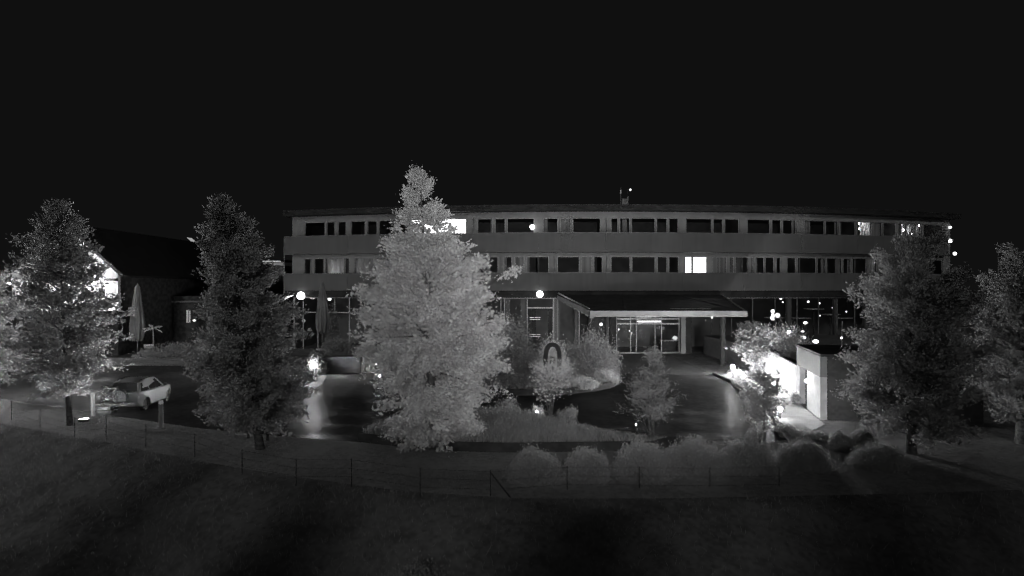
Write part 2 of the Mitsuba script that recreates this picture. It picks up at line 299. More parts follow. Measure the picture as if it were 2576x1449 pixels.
def storey(wins, zf, zt, zl, lit):
    """window wall with piers between the openings, from floor zf to window head zt and lintel top zl"""
    piers, x = [], XL
    for w in wins:
        xa, xb = facx(w[0]), facx(w[1])
        piers.append(strip(x, xa, zf, zt, 0, .25, 1))
        if len(w) > 2 and w[2] == 's':
            piers.append(strip(xa, xb, zf, zt, .18, .25, 1))
        else:
            f = .045
            fr = cat_([strip(xa, xa + f, zf, zt, .1, .16, 1), strip(xb - f, xb, zf, zt, .1, .16, 1), strip(xa + f, xb - f, zt - f, zt, .1, .16, 1), strip(xa + f, xb - f, zf, zf + f, .1, .16, 1)])
            k = part(hotel, 'window', fr, 'frame_metal' if len(w) < 3 else 'frame_metal')
            ya, yb = facy(xa, .13), facy(xb, .13)
            pane = (np.array([[xa + f, ya, zf + f], [xb - f, yb, zf + f], [xb - f, yb, zt - f], [xa + f, ya, zt - f]]), np.array([[0, 1, 2], [0, 2, 3]]))
            scene[k + '__pane'] = mikit.ply(pane, 'pane_glass')
            kind = w[2] if len(w) > 2 else ''
            if kind in ('c', 'm'):
                cu = sheet_wall(xa + .03, xb - .03, zf + .02, zt - .02, .36) if kind == 'm' else strip(xa + .03, xb - .03, zf + .02, zt - .02, .34, .36, 1)
                scene[k + '__curtain'] = mikit.ply(cu, 'sheer_curtain' if kind == 'm' else 'curtain')
            if kind == '' and rngw.random() < .55 and xb - xa > .6:
                wd = rngw.uniform(.12, .4) * (xb - xa); left = rngw.random() < .5
                scene[k + '__curtain'] = mikit.ply(strip(xa + .03 if left else xb - .03 - wd, xa + .03 + wd if left else xb - .03, zf + .02, zt - .02, .34, .37, 1), 'curtain')
            if kind == 'd':
                scene[k + '__curtain'] = mikit.ply(sheet_wall(xa + .3 * (xb - xa), xb - .02, zf + .02, zt - .02, .36), 'sheer_curtain')
            if kind == 'h':
                scene[k + '__curtain'] = mikit.ply(strip(xa + .25, xb - .2, zf + .02, zt - .1, .34, .36, 1), 'curtain')
            if kind in lit:
                emit(k + '__lit_blind', strip(xa + .02, xb - .02, zf + .02, zt - .02, .30, .33, 1), lit[kind], .5, False)
        x = xb
    piers.append(strip(x, XR, zf, zt, 0, .25, 1))
    for q_ in piers: part(hotel, 'wall_pier', q_, 'plaster_pale')
    part(hotel, 'lintel', strip(XL, XR, zt, zl, .001, .25), 'plaster_pale')
rngw = np.random.default_rng(9)
ZT2, ZL2, ZT1, ZL1 = 10.57, 11.04, 7.56, 7.86
storey(win2, 8.02, ZT2, ZL2, {'L': 4.0})
storey(win1, 5.02, ZT1, ZL1, {'B': 11.0})
# parapet panels, one per room bay
bays = [716, 875, 1035, 1190, 1355, 1523, 1715, 1870, 2015, 2155, 2270, 2384]
for (z0, z1) in ((7.86, 9.33), (4.89, 6.25)):
    for a_, b_ in zip(bays, bays[1:]):
        xa = facx(a_, -.6) + .006; xb = facx(b_, -.6) - .006
        part(hotel, 'parapet_panel', strip(xa, xb, z0, z1, -.72, -.6, 2), 'plaster')
    part(hotel, 'parapet_rail', strip(XPL, XPR, z1 + .004, z1 + .045, -.73, -.59), 'mid_metal')
    part(hotel, 'balcony_slab', strip(XPL, XPR, z0 + .004, z0 + .13, -.597, -.003), 'plaster')
part(hotel, 'floor_slab', cat_([strip(XL + .3, XR - .3, z - .3, z, .26, 11.5) for z in (11.03, 7.98, 4.98)]), 'dark_room')
part(hotel, 'room_wall', cat_([strip(XL + .3, XR - .3, 5.0, 7.65, 4.2, 4.3), strip(XL + .3, XR - .3, 8.0, 10.7, 4.2, 4.3)]), 'dark_room')
xp = [facx(p) for p in bays[1:-1]]
part(hotel, 'partition', cat_([strip(x - .06, x + .06, z0, z1, .27, 4.19, 1) for x in xp for z0, z1 in ((5.0, 7.66), (8.0, 10.71))]), 'dark_room')
part(hotel, 'end_wall', cat_([strip(XL, XL + .28, 0, ZL2, .26, 11.4, 1), strip(XR - .28, XR, 0, ZL2, .26, 11.4, 1), strip(XL, XR, 0, ZL2, 11.6, 11.8)]), 'plaster')
roof_k = part(hotel, 'roof', strip(XL - .5, XR + .4, 11.06, 11.46, -.9, 12.2), 'roof_felt')
scene[roof_k + '__edge_trim'] = mikit.ply(strip(XL - .5, XR + .4, 11.38, 11.5, -.94, -.91), 'dark_metal')
# downpipe at the left end
part(hotel, 'downpipe', tube([XPL - .12, facy(XPL, -.35), 4.7], [XPL - .12, facy(XPL, -.35), 9.3], .05), 'mid_metal')
# ground floor: dark fascia, glazing line and piers
part(hotel, 'ground_fascia', strip(XPL, XPR, 4.34, 4.886, -.45, .3), 'roof_felt')
part(hotel, 'glazing_head', strip(XPL + .6, XPR - .6, 4.27, 4.336, -.1, .02), 'frame_metal')
gf_m = [740, 763, 800, 842, 879, 918, 960, 1000, 1045, 1090, 1135, 1180, 1222, 1260, 1269, 1326.4, 1392, 1457]
def gmull(px, z0=0.0, z1=4.265, w=.07, mat='frame_metal', d=.08):
    x = facx(px); return part(hotel, 'mullion', strip(x - w / 2, x + w / 2, z0, z1, -.03, -.03 + d, 1), mat)
for p in gf_m: gmull(p)
def gpane(a_, b_, z0=.06, z1=4.26):
    xa, xb = facx(a_) + .045, facx(b_) - .045
    return part(hotel, 'shop_pane', (np.array([[xa, facy(xa, .01), z0], [xb, facy(xb, .01), z0], [xb, facy(xb, .01), z1], [xa, facy(xa, .01), z1]]), np.array([[0, 1, 2], [0, 2, 3]])), 'pane_glass')
for a_, b_ in zip(gf_m, gf_m[1:]): gpane(a_, b_)
part(hotel, 'transom', cat_([strip(facx(740) + .04, facx(879) - .04, 3.05, 3.12, -.02, .04, 2), strip(facx(1326.4) + .04, facx(1392) - .04, 3.5, 3.6, -.04, .04, 1)]), 'frame_metal')
for (a_, b_, m_) in [(1270, 1283, 'plaster'), (1309.5, 1325.5, 'plaster'), (1393, 1409, 'curtain'), (1446, 1456, 'plaster')]:
    part(hotel, 'ground_pier', strip(facx(a_), facx(b_), .02, 4.25, .12, .4, 1), m_)
for px in (1343, 1384):
    x = facx(px); part(hotel, 'door_stile', strip(x - .15, x + .15, .02, 3.48, .03, .09, 1), 'dark_metal')
for z in (2.62, 2.78, 1.3, 1.45):
    part(hotel, 'push_bar', strip(facx(1332), facx(1359), z, z + .04, -.1, -.05, 1), 'bright_metal')
part(hotel, 'sill_band', strip(facx(1392) + .05, facx(1457) - .05, .02, .75, -.02, .08, 1), 'plaster')
# entrance glass porch
gf_e = [1551, 1586.5, 1600.5, 1647.7, 1664, 1708]
for p in gf_e: gmull(p, 0, 4.2, .06)
for a_, b_ in zip(gf_e, gf_e[1:]): gpane(a_, b_, .1, 4.2)
part(hotel, 'entrance_transom', cat_([strip(facx(1551), facx(1708), z, z + .1, -.05, .06, 2) for z in (2.26, 2.64)]), 'frame_metal')
part(hotel, 'entrance_sill', strip(facx(1551), facx(1722), -.02, .1, -.06, .1, 2), 'mid_metal')
part(hotel, 'entrance_pier', strip(facx(1710), facx(1722), 0, 4.2, -.35, .6, 1), 'plaster_pale')
part(hotel, 'entrance_side_wall', strip(facx(1534), facx(1550), 0, 4.2, -.1, .5, 1), 'dark_metal')
part(hotel, 'side_cladding', strip(facx(1722.5), facx(1738), 0, 4.2, -.2, .4, 1), 'dark_metal')
emit_part(hotel, 'door_light_strip', strip(facx(1603), facx(1662), 2.43, 2.55, -.05, -.02, 2), 1.3, .2)
emit_part(hotel, 'reflection_strip', strip(facx(1601), facx(1640), 2.80, 2.95, .3, .36, 2), .5, .05)  # glowing strip stands in for a reflection above the door light
# glazing to the right of the entrance, restaurant
gf_r = [1738, 1790, 1840, 1893, 1949.5, 2005, 2059, 2105, 2150, 2200, 2260, 2330]
for p in gf_r: gmull(p, 0, 4.26, .06 if p < 2000 else .07, 'mid_metal')
for a_, b_ in zip(gf_r, gf_r[1:]): gpane(a_, b_)
for a_, b_ in ((1983, 1993), (2102, 2110), (2178, 2186)):
    part(hotel, 'restaurant_pier', strip(facx(a_), facx(b_), 0, 4.25, .15, .5, 1), 'plaster')
part(hotel, 'back_wall', cat_([strip(XL + .3, facx(1500), 0, 4.6, 6.0, 6.2), strip(facx(1500), facx(1880), 0, 4.6, 5.0, 5.2), strip(facx(1880), XR - .3, 0, 4.6, 10.5, 10.7)]), 'dark_room')
part(hotel, 'ground_floor_slab', strip(XL + .3, XR - .3, .004, .03, .3, 11), 'paving')
part(hotel, 'lobby_sign', cat_([box(facx(1648) + i * .17, facx(1648) + i * .17 + .11, 47.9, 47.93, 1.85 + .05 * (i % 2), 2.0 + .06 * ((i * 7) % 3)) for i in range(5)]), 'plaster_pale')
# lamps of the facade, globes drawn oversize to stand in for lens bloom
def wall_lamp(name, px, py, d, r, L, label, w=.5, back=(0, .5, 0), grp=None):
    p = ray(px, py, d)
    k = thing(name, label, 'lamp', grp)
    emit_part(k, 'globe', ball(p, r), L, w)
    part(k, 'bracket', tube(p + np.array(back) * r, p + np.array(back) * (r + .35), .025), 'dark_metal')
    return k
y = lambda px, off: facy(facx(px), off)
wall_lamp('wall_lamp', 757, 744, y(757, -.95), .33, 6.0, 'bright round lamp on the ground floor fascia at the left end of the hotel', .4, (0, 1, 0))
wall_lamp('wall_lamp', 1358, 740, y(1358, -.9), .27, 6.0, 'bright round lamp on the fascia just left of the entrance canopy', .4, (0, 1, 0))
wall_lamp('wall_lamp', 1339, 571, y(1339, -.3), .2, 6.0, 'bright round lamp beside a dark top floor window above the canopy', .4, (0, 1, 0))
wall_lamp('wall_lamp', 2390, 572, 53.0, .13, 1.5, 'small lamp high on the right end of the hotel, just under the roof', .1, (-1, 0, 0))
wall_lamp('wall_lamp', 2390, 606, 53.0, .17, 3.0, 'lamp on the right end of the hotel level with the upper parapet', .1, (-1, 0, 0))
wall_lamp('wall_lamp', 2402, 638, 53.6, .15, 3.0, 'lowest of three lamps at the right end of the hotel', .1, (-1, 0, 0))
# corner rooms with a lamp behind the glass
def room_lamp(px, py, off, r, L, label, w=.35):
    p = ray(px, py, y(px, off)); k = thing('room_lamp', label, 'lamp')
    emit_part(k, 'shade', ball(p, r), L, w)
    part(k, 'stem', tube(p + [0, 0, r], p + [0, 0, r + .5], .015), 'dark_metal')
room_lamp(2162, 563, .9, .09, 30, 'upper of two lamps behind the first lit top floor window from the right end')
room_lamp(2165, 575, 1.2, .13, 40, 'lower of two lamps behind the first lit top floor window')
room_lamp(2269, 579, 1.0, .15, 40, 'larger lamp in the corner room at the right end of the top floor')
room_lamp(2311, 568, 1.0, .1, 30, 'smaller lamp near the ceiling of the corner room on the top floor')
room_lamp(2172, 586, 2.2, .14, 10, 'dim lamp low behind the lit top floor window near the right end')
room_lamp(2290, 588, 2.0, .12, 10, 'dim lamp low in the corner room at the right end')
room_lamp(852, 680, 1.1, .12, 40, 'dim lamp low behind the middle floor window near the left end')
room_lamp(903, 682, 1.1, .1, 22, 'very dim lamp behind the second faintly lit middle floor window')
room_lamp(2196, 661, 1.2, .14, 6, 'faint glow behind the middle floor window beside the right tree')
# roof masts
k = thing('roof_mast', 'thin antenna mask pole standing on the hotel roof'.replace('mask ', ''), 'antenna')
p = ray(1561.5, 505, 54.0); q = ray(1561.5, 472, 54.0)
part(k, 'pole', tube([p[0], p[1], 11.4], q, .035), 'mid_metal'); part(k, 'sleeve', tube(q - [0, 0, .55], q - [0, 0, .2], .06), 'white_paint')
k = thing('roof_lamp', 'small lamp on a thin roof pole beside the antenna', 'lamp')
q = ray(1579, 478, 54.0); part(k, 'pole', tube([q[0], q[1], 11.4], q, .03), 'dark_metal'); part(k, 'arm', tube(q, q + [.15, 0, .02], .03), 'mid_metal'); emit_part(k, 'head', ball(q + [.24, 0, .02], .1), 1.4, .05)
k = thing('roof_vent', 'small pale metal vent on the roof beneath the roof lamp', 'vent')
q = ray(1572, 503, 53.0); part(k, 'duct', box(q[0] - .3, q[0] + .25, q[1] - .2, q[1] + .2, 11.45, q[2] + .08), 'plaster_pale'); part(k, 'cowl', tube([q[0] + .2, q[1], q[2]], [q[0] + .28, q[1], q[2] + .3], .07), 'plaster_pale')

# ------------------------------------------------------------------ entrance canopy
can = thing('entrance_canopy', 'sloping flat canopy with pale front fascia over the hotel entrance', 'canopy')
cy0, cy1 = 38.5, 46.7
fl, fr_ = 4.93, 14.85; rl, rr = 3.45, 16.0
zf0, zf1, zr0, zr1 = 3.28, 3.66, 4.28, 4.64
def slab8(l0, r0, y0, z00, z01, l1, r1, y1, z10, z11):
    return trimesh.convex.convex_hull(np.array([[l0, y0, z00], [r0, y0, z00], [l0, y0, z01], [r0, y0, z01], [l1, y1, z10], [r1, y1, z10], [l1, y1, z11], [r1, y1, z11]]))
part(can, 'roof_deck', slab8(fl + .12, fr_ - .12, cy0 + .1, zf0 + .08, zf1 - .05, rl + .12, rr - .12, cy1, zr0 + .08, zr1 - .05), 'roof_felt')
part(can, 'front_fascia', box(fl, fr_, cy0, cy0 + .08, zf0, zf1), 'fascia_paint')
part(can, 'left_fascia', slab8(fl, fl + .08, cy0 + .083, zf0, zf1, rl, rl + .08, cy1, zr0, zr1 - .1), 'fascia_paint')
part(can, 'right_fascia', slab8(fr_ - .08, fr_, cy0 + .083, zf0, zf1, rr - .08, rr, cy1, zr0, zr1), 'fascia_paint')
for i in range(9):                                         # rafter tails seen under the left verge
    t = i / 9.0
    x = fl + .02 + (rl - fl) * t; yy = cy0 + .15 + (cy1 - cy0 - .3) * t; z = zf0 + (zr0 - zf0) * t
    part(can, 'rafter_tail', box(x - .02, x + .25, yy, yy + .3, z - .1, z - .004), 'fascia_paint')
part(can, 'left_gutter', slab8(fl + .05, fl + .16, cy0 + 1.2, zf1 + .06, zf1 + .12, rl + .05, rl + .16, cy1 - .1, zr1 + .02, zr1 + .1), 'bright_metal')
def roof_line(p, q, mat='dark_metal', r=.05): return part(can, 'roof_seam', tube(p, q, r, n=6), mat)
zt = lambda yy: zf1 - .05 + (zr1 - zf1) * (yy - cy0) / (cy1 - cy0) + .02
roof_line([7.2, cy0 + .4, zt(cy0 + .4)], [8.4, cy1 - .2, zt(cy1 - .2)]); roof_line([14.2, cy0 + 1.5, zt(cy0 + 1.5)], [12.4, cy1 - .2, zt(cy1 - .2)])
part(can, 'snow_rail', tube([10.2, cy0 + .8, zt(cy0 + .8) + .05], [12.8, cy0 + .8, zt(cy0 + .8) + .05], .02), 'bright_metal')
for x, yy in ((6.1, 39.3), (13.9, 40.2)):
    part(can, 'column', tube([x, yy, 0], [x, yy, zf0 + (zr0 - zf0) * (yy - cy0) / (cy1 - cy0) + .06], .17, n=16), 'dark_metal', 40)
k = thing('canopy_downlight', 'tiny bright downlight under the right part of the canopy', 'lamp'); p = ray(1791, 799, 42.5)
emit_part(k, 'bulb', ball(p, .06), 2.5, .03); part(k, 'housing', tube(p + [0, 0, .05], p + [0, 0, .3], .06), 'dark_metal')
k = thing('lobby_lamp', 'small bright lamp left of the entrance, above the island shrub', 'lamp'); p = ray(1512, 816, 45.5)
emit_part(k, 'bulb', ball(p, .12), 2.5, .05); part(k, 'cord', tube(p + [0, 0, .1], [p[0], p[1], 4.1], .012), 'dark_metal')
k = thing('desk_lamp', 'glowing desk lamp low inside the glass entrance', 'lamp'); p = ray(1698, 850, 49.2)
emit_part(k, 'shade', ball(p, .2, squash=.8), .6, .05); part(k, 'foot', tube([p[0], p[1], .9], p, .02), 'dark_metal')
k = thing('reception_desk', 'dark reception desk inside the entrance', 'desk'); part(k, 'top', box(p[0] - 1.2, p[0] + .4, p[1] - .4, p[1] + .5, .85, .9), 'table_top'); part(k, 'front', box(p[0] - 1.15, p[0] + .35, p[1] - .35, p[1] + .45, .03, .846), 'dark_metal')

# ------------------------------------------------------------------ restaurant inside (right of the entrance)
def pendant(px, py, off, r, L, label, drop=True):
    p = ray(px, py, y(px, off)); k = thing('pendant_lamp', label, 'lamp')
    emit_part(k, 'globe', ball(p, r, 1), L, .03)
    part(k, 'cord', tube(p + [0, 0, r], [p[0], p[1], 4.55], .012, n=5), 'dark_metal')
def cafe_table(px, py, off, r, label):
    p = ray(px, py, y(px, off)); p[2] = max(p[2], .7); k = thing('cafe_table', label, 'table')
    part(k, 'table_top', lathe([[0, -.02], [r, -.02], [r, .02], [0, .02]], p, 20), 'table_top')
    part(k, 'leg', tube([p[0], p[1], .03], p - [0, 0, .02], .04), 'dark_metal'); part(k, 'foot', lathe([[0, 0], [.28, 0], [.26, .03], [0, .04]], [p[0], p[1], .03], 16), 'dark_metal')
pendant(1964, 750, 2.0, 0.120, 2.5, 'large lamp at the restaurant ceiling, leftmost behind the glass')
pendant(1969, 760, 1.6, 0.060, 2.5, 'small lamp hanging just below the leftmost restaurant ceiling lamp')
pendant(2033, 759, 2.5, 0.090, 3, 'round lamp alone in the middle of the restaurant glazing')
pendant(2070, 748, 2.5, 0.060, 2.5, 'small lamp at the restaurant ceiling next to a longer one')
pendant(2088, 746, 2.5, 0.078, 3, 'bright ceiling lamp near the right end of the restaurant')
pendant(2061, 763, 2.0, 0.084, 2, 'slanted looking lamp below the restaurant ceiling lamps')
pendant(2095, 774, 3.0, 0.060, 3, 'low hanging lamp near the right restaurant pillar')
pendant(2129, 784, 3.0, 0.054, 3, 'rightmost hanging lamp of the restaurant beside the tree')
pendant(2063, 794, 2.5, 0.054, 3, 'small low lamp over a restaurant table in the middle')
k = thing('table_lamp', 'tall glowing table lamp at the left of the restaurant', 'lamp'); p = ray(1944, 783, y(1944, 1.8))
emit_part(k, 'shade', cat_([ball(p, .16), ball(p - [0, 0, .3], .13), ball(p - [0, 0, .55], .2)]), 2.2, .1); part(k, 'base', tube(p - [0, 0, 1.1], p - [0, 0, .55], .08), 'dark_metal')
k = thing('table_lamp', 'small glowing lamp on a restaurant table right of the tall lamp', 'lamp'); p = ray(1956, 793, y(1956, 1.8))
emit_part(k, 'shade', ball(p, .2), 1.0, .04); part(k, 'base', tube(p - [0, 0, .5], p, .03), 'dark_metal')
for i, (px, py) in enumerate([(1948, 799), (2015, 800), (2047, 777), (2088, 791), (2119, 800)]):
    cafe_table(px, py, 2.0 + i * .3, .8, ['table under the tall glowing lamp in the restaurant', 'pale table left of the middle of the restaurant', 'table at the back of the restaurant catching light', 'pale table under the low hanging restaurant lamps', 'table nearest the right end of the restaurant'][i])

# ------------------------------------------------------------------ raised restaurant terrace, lit wall and stair box on the right
U = np.array([.227, .974]); Nn = np.array([-.974, .227]); B0 = np.array([12.06, 24.2])
def W(t, s, z=None):
    q = B0 + U * t - Nn * s
    return (q[0], q[1]) if z is None else np.array([q[0], q[1], z])
def wbox(t0, t1, s0, s1, z0, z1): return prism([W(t0, s0), W(t1, s0), W(t1, s1), W(t0, s1)], z0, z1)
wall = thing('retaining_wall', 'pale retaining wall brightly washed by lamps beside the driveway', 'wall')
for i in range(4):
    part(wall, 'wall_panel', wbox(3.42 + i * 2.0, 5.41 + i * 2.0, 0, .25, 0, 1.6), 'concrete')
part(wall, 'coping', wbox(3.42, 11.42, -.03, .3, 1.603, 1.66), 'corten')
structure('terrace', prism([W(3.45, .26), W(11.4, .26), (14.75, 47.0), (34, 48.5), (34, 30)], 0.0, 1.45), 'paving', 'raised terrace behind the lit retaining wall')
st = thing('stair_building', 'small flat roofed box with a pale lit side and dark door recess', 'building')
part(st, 'upper_wall', wbox(-.6, 3.4, 0, .25, 1.653, 2.45), 'plaster_pale')
part(st, 'lower_wall', wbox(-.6, 1.55, 0.004, .25, 0, 1.65), 'concrete'); part(st, 'lower_wall', wbox(2.85, 3.4, 0.004, .25, 0, 1.65), 'concrete')
part(st, 'shaded_front', wbox(-.6, -.35, .255, 5.5, 0, 2.45), 'corten')  # shade put into the colour: dark material for the unlit front
part(st, 'roof', wbox(-.72, 3.5, -.02, 5.6, 2.453, 2.56), 'roof_felt')
part(st, 'rear_wall', wbox(3.15, 3.4, .255, 5.5, 0, 2.45), 'corten')
part(st, 'door', wbox(1.56, 2.84, .9, .95, 0, 1.65), 'dark_metal')
k = thing('wall_lamp', 'lamp on the pale side of the stair box beside its dark doorway', 'lamp')
p = W(.75, -.16, 1.3); emit_part(k, 'globe', ball(p, .085), 30, .4); part(k, 'bracket', tube(W(.75, 0, 1.3), p, .03), 'dark_metal')
# lamps standing in the bed in front of the wall
def post_lamp(p, h, r, L, label, w=1.0, grp=None, name='path_lamp'):
    p = np.asarray(p, float); k = thing(name, label, 'lamp', grp)
    part(k, 'post', tube(p, p + [0, 0, h - r], .035), 'dark_metal'); part(k, 'base', lathe([[0, 0], [.09, 0], [.07, .03], [0, .03]], p, 12), 'dark_metal')
    emit_part(k, 'globe', ball(p + [0, 0, h], r), L, w); return k
post_lamp(W(4.6, -.75, 0), .6, .1, 3200, 'nearest garden lamp washing the retaining wall beside the stair box', .9)
post_lamp(W(7.2, -.7, 0), .6, .1, 1800, 'middle garden lamp washing the retaining wall', .9)
post_lamp(W(9.6, -.7, 0), .6, .1, 1200, 'farthest garden lamp washing the retaining wall', .9)
post_lamp(W(-.9, -1.5, 0), .4, .1, 3000, 'garden lamp low in the planting in front of the stair box', .9)
post_lamp(ground_at(1843, 950), .62, .13, 2400, 'bright garden lamp at the end of the bed by the forecourt, mirrored in the asphalt', .9)
post_lamp([*ray(1921, 838, 37.0)[:2], 1.45], .95, .1, 480, 'left lamp among the tall grasses on the terrace', .35)
post_lamp([*ray(1985, 833, 36.0)[:2], 1.45], 1.05, .1, 480, 'right lamp among the tall grasses on the terrace', .35)
for px, py, d, r, L, s in [(2026, 812, 40, .13, 6, 'tallest lantern on the right part of the terrace'), (2019, 834, 39, .1, 6, 'small lantern beside the terrace edge'), (2021, 849, 38, .15, 8, 'wide bright lantern low on the terrace'), (2052, 859, 37, .17, 8, 'widest lantern at the end of the terrace above the stair box')]:
    p = ray(px, py, d); z = max(1.45, p[2] - .6); k = thing('lantern', s, 'lantern')
    emit_part(k, 'globe', ball(p, r, squash=.7), L * .35, .05); part(k, 'foot', tube([p[0], p[1], min(z, p[2] - .2)], p - [0, 0, r * .6], .04), 'dark_metal')
k = thing('terrace_lamp_post', 'thin dark lamp post at the right end of the terrace', 'lamp'); p = ray(2117, 850, 38); q = ray(2119, 808, 38)
part(k, 'post', tube([p[0], p[1], 1.4], q, .03), 'mid_metal'); emit_part(k, 'foot_light', ball(p, .07), 3, .1)
# kerb of the bed
kp = [ground_at(*q) for q in [(1796, 943), (1850, 965), (1905, 992), (1940, 1030), (1962, 1080), (1990, 1112)]]
kb = thing('bed_kerb', 'low stone kerb between the driveway and the bed in front of the lit wall', 'kerb')
for i in range(len(kp) - 1):
    a_, b_ = kp[i], kp[i + 1]; n_ = int(np.linalg.norm(b_ - a_) / .9) + 1
    for j in range(n_):
        u0, u1 = a_ + (b_ - a_) * j / n_, a_ + (b_ - a_) * ((j + .98) / n_)
        dd = (u1 - u0)[:2]; dd /= np.linalg.norm(dd); nn_ = np.array([-dd[1], dd[0]]) * .06
        part(kb, 'kerb_stone', prism([tuple(u0[:2] - nn_), tuple(u1[:2] - nn_), tuple(u1[:2] + nn_), tuple(u0[:2] + nn_)], 0, .11), 'kerb_stone')
structure('bed_soil', sheet([tuple(q[:2]) for q in kp] + [W(-1.5, -.05), W(11, -.05)], .02), 'gravel', 'pale gravel bed between the kerb and the lit wall')

# ------------------------------------------------------------------ left: terrace with parasols, house, beds
ter = thing('terrace_planter', 'raised dark planter wall of the left terrace', 'planter')
tx0, tx1, ty0 = -12.6, -9.0, 36.4
part(ter, 'front_board', box(tx0, tx1, ty0, ty0 + .08, 0, 1.0), 'corten'); part(ter, 'right_board', box(tx1 - .08, tx1, ty0 + .083, 44, 0, 1.0), 'corten'); part(ter, 'soil', box(tx0 + .1, tx1 - .1, ty0 + .1, 44, .3, .93), 'soil')
pil = thing('lit_pillar', 'pale pillar lit from below at the right corner of the left terrace', 'pillar')
p = ray(921, 885, 37.5); part(pil, 'shaft', box(p[0] - .2, p[0] + .25, 37.4, 37.8, 0, p[2] + .15), 'concrete'); part(pil, 'cap', box(p[0] - .23, p[0] + .28, 37.37, 37.83, p[2] + .153, p[2] + .2), 'kerb_stone')
def parasol(px, top, bot, d, wpx, label, zbase=0.0):
    k = thing('closed_parasol', label, 'parasol'); a_, b_ = ray(px, top, d), ray(px, bot, d); r = wpx / 2 / F * d
    H_ = a_[2] - b_[2]; n = 40; rows = []
    for t_, rr_ in [(0, .62), (.08, .85), (.25, 1.0), (.5, .78), (.75, .55), (.95, .34), (1.0, .1)]:
        ang = np.arange(n) * 2 * np.pi / n
        rad = r * rr_ * (1 + .2 * np.cos(8 * ang) * (1 - t_ * .5))
        rows.append(np.c_[b_[0] + rad * np.cos(ang), b_[1] + rad * np.sin(ang), np.full(n, b_[2] + H_ * t_) - (.1 * np.cos(8 * ang) if t_ == 0 else 0)])
    v = np.vstack(rows); f = []
    for i in range(len(rows) - 1):
        for j in range(n):
            a1, b1 = i * n + j, i * n + (j + 1) % n; f += [[a1, b1, b1 + n], [a1, b1 + n, a1 + n]]
    part(k, 'canopy', trimesh.Trimesh(v, f, process=False), 'canvas', True)
    part(k, 'pole', tube([b_[0], b_[1], zbase], a_ + [0, 0, .1], .04), 'mid_metal'); part(k, 'base_plate', lathe([[0, 0], [.4, 0], [.4, .08], [0, .1]], [b_[0], b_[1], zbase], 16), 'concrete')
    part(k, 'tie', lathe([[r * .8, 0], [r * .82, .0], [r * .82, .06], [r * .8, .06]], [b_[0], b_[1], b_[2] + H_ * .5], 24), 'mid_metal')
parasol(811, 712, 836, 41.5, 32, 'tall folded parasol in front of the left end of the hotel', .9)
parasol(346, 716, 856, 45.5, 32, 'tall folded parasol right of the lit gable house')
k = thing('potted_palm', 'small palm in a dark pot right of the folded parasol by the lit house', 'plant')
p = ray(386, 858, 45.2); rg = np.random.default_rng(3); top = ray(385, 826, 45.2)
part(k, 'trunk', tube(p - [0, 0, .2], top, .05, .04), 'plaster_pale')
fr_l = []
for i in range(16):
    az, el = i * 2.4, rg.uniform(-.2, .9); dv = np.array([math.cos(az) * math.cos(el), math.sin(az) * math.cos(el), math.sin(el)])
    for s in np.linspace(.15, .62, 8): fr_l.append((top + dv * s - [0, 0, .5 * s * s], dv))
part(k, 'fronds', leaves(np.array([a_ for a_, _ in fr_l]), np.array([b_ for _, b_ in fr_l]) + rg.normal(0, .4, (len(fr_l), 3)), rg.normal(0, 1, (len(fr_l), 3)), .12, .04), 'leaf_pale')
part(k, 'pot', lathe([[0, 0], [.2, 0], [.27, .5], [.22, .5], [.2, .4], [0, .4]], [p[0], p[1], .0], 16), 'dark_metal')
p = ray(369, 878, 45.2)
k = thing('garden_bench', 'pale slatted bench between the parasol foot and the potted palm', 'bench')
for i in range(3): part(k, 'seat_slat', box(p[0] - .36, p[0] + .36, p[1] - .25 + i * .15, p[1] - .13 + i * .15, .44, .47), 'white_paint')
for i in range(2): part(k, 'back_slat', box(p[0] - .36, p[0] + .36, p[1] + .24, p[1] + .27, .62 + i * .16, .74 + i * .16), 'white_paint')
for s in (-1, 1): part(k, 'leg', box(p[0] + s * .33 - .03, p[0] + s * .33 + .03, p[1] - .24, p[1] + .26, .0, .437), 'dark_metal')

house = thing('gable_house', 'steep roofed house at the left whose gable wall is brightly lit', 'building')
hx1, hx0, hy = -29.7, -37.7, 46.0; hz = 6.2; hr = (hx0 + hx1) / 2; hza = hz + (hx1 - hr) * .9
gab = Polygon([(hx0, 3.3), (hx1, 3.3), (hx1, hz), (hr, hza), (hx0, hz)])
part(house, 'lower_wall', box(hx0, hx1, hy + .02, hy + .3, 0, 3.297), 'wood_dark')
holes = [Polygon([(hx1 - 1.6, 4.35), (hx1 - 1.0, 4.35), (hx1 - 1.0, 5.0), (hx1 - 1.55, 5.0)]), Polygon([(hr - 2.0, 7.1), (hr + 2.0, 7.1), (hr + 1.6, 8.05), (hr - 1.6, 8.05)])]
w_ = gab
for h_ in holes: w_ = w_.difference(h_)
gm = trimesh.creation.extrude_polygon(w_, .3, engine='earcut'); gm.apply_transform(np.array([[1, 0, 0, 0], [0, 0, -1, hy + .3], [0, 1, 0, 0], [0, 0, 0, 1]]))
part(house, 'gable_wall', gm, 'white_paint')
part(house, 'side_wall', box(hx1 - .3, hx1, hy + .303, 74, 0, hz), 'wood_dark')
part(house, 'beam', box(hx0 + .2, hx1 - .0, hy - .35, hy - .003, 5.62, 5.82), 'wood_dark'); part(house, 'balcony_floor', box(hx0 + .2, hx1, hy - 1.0, hy - .003, 3.2, 3.4), 'wood_dark')
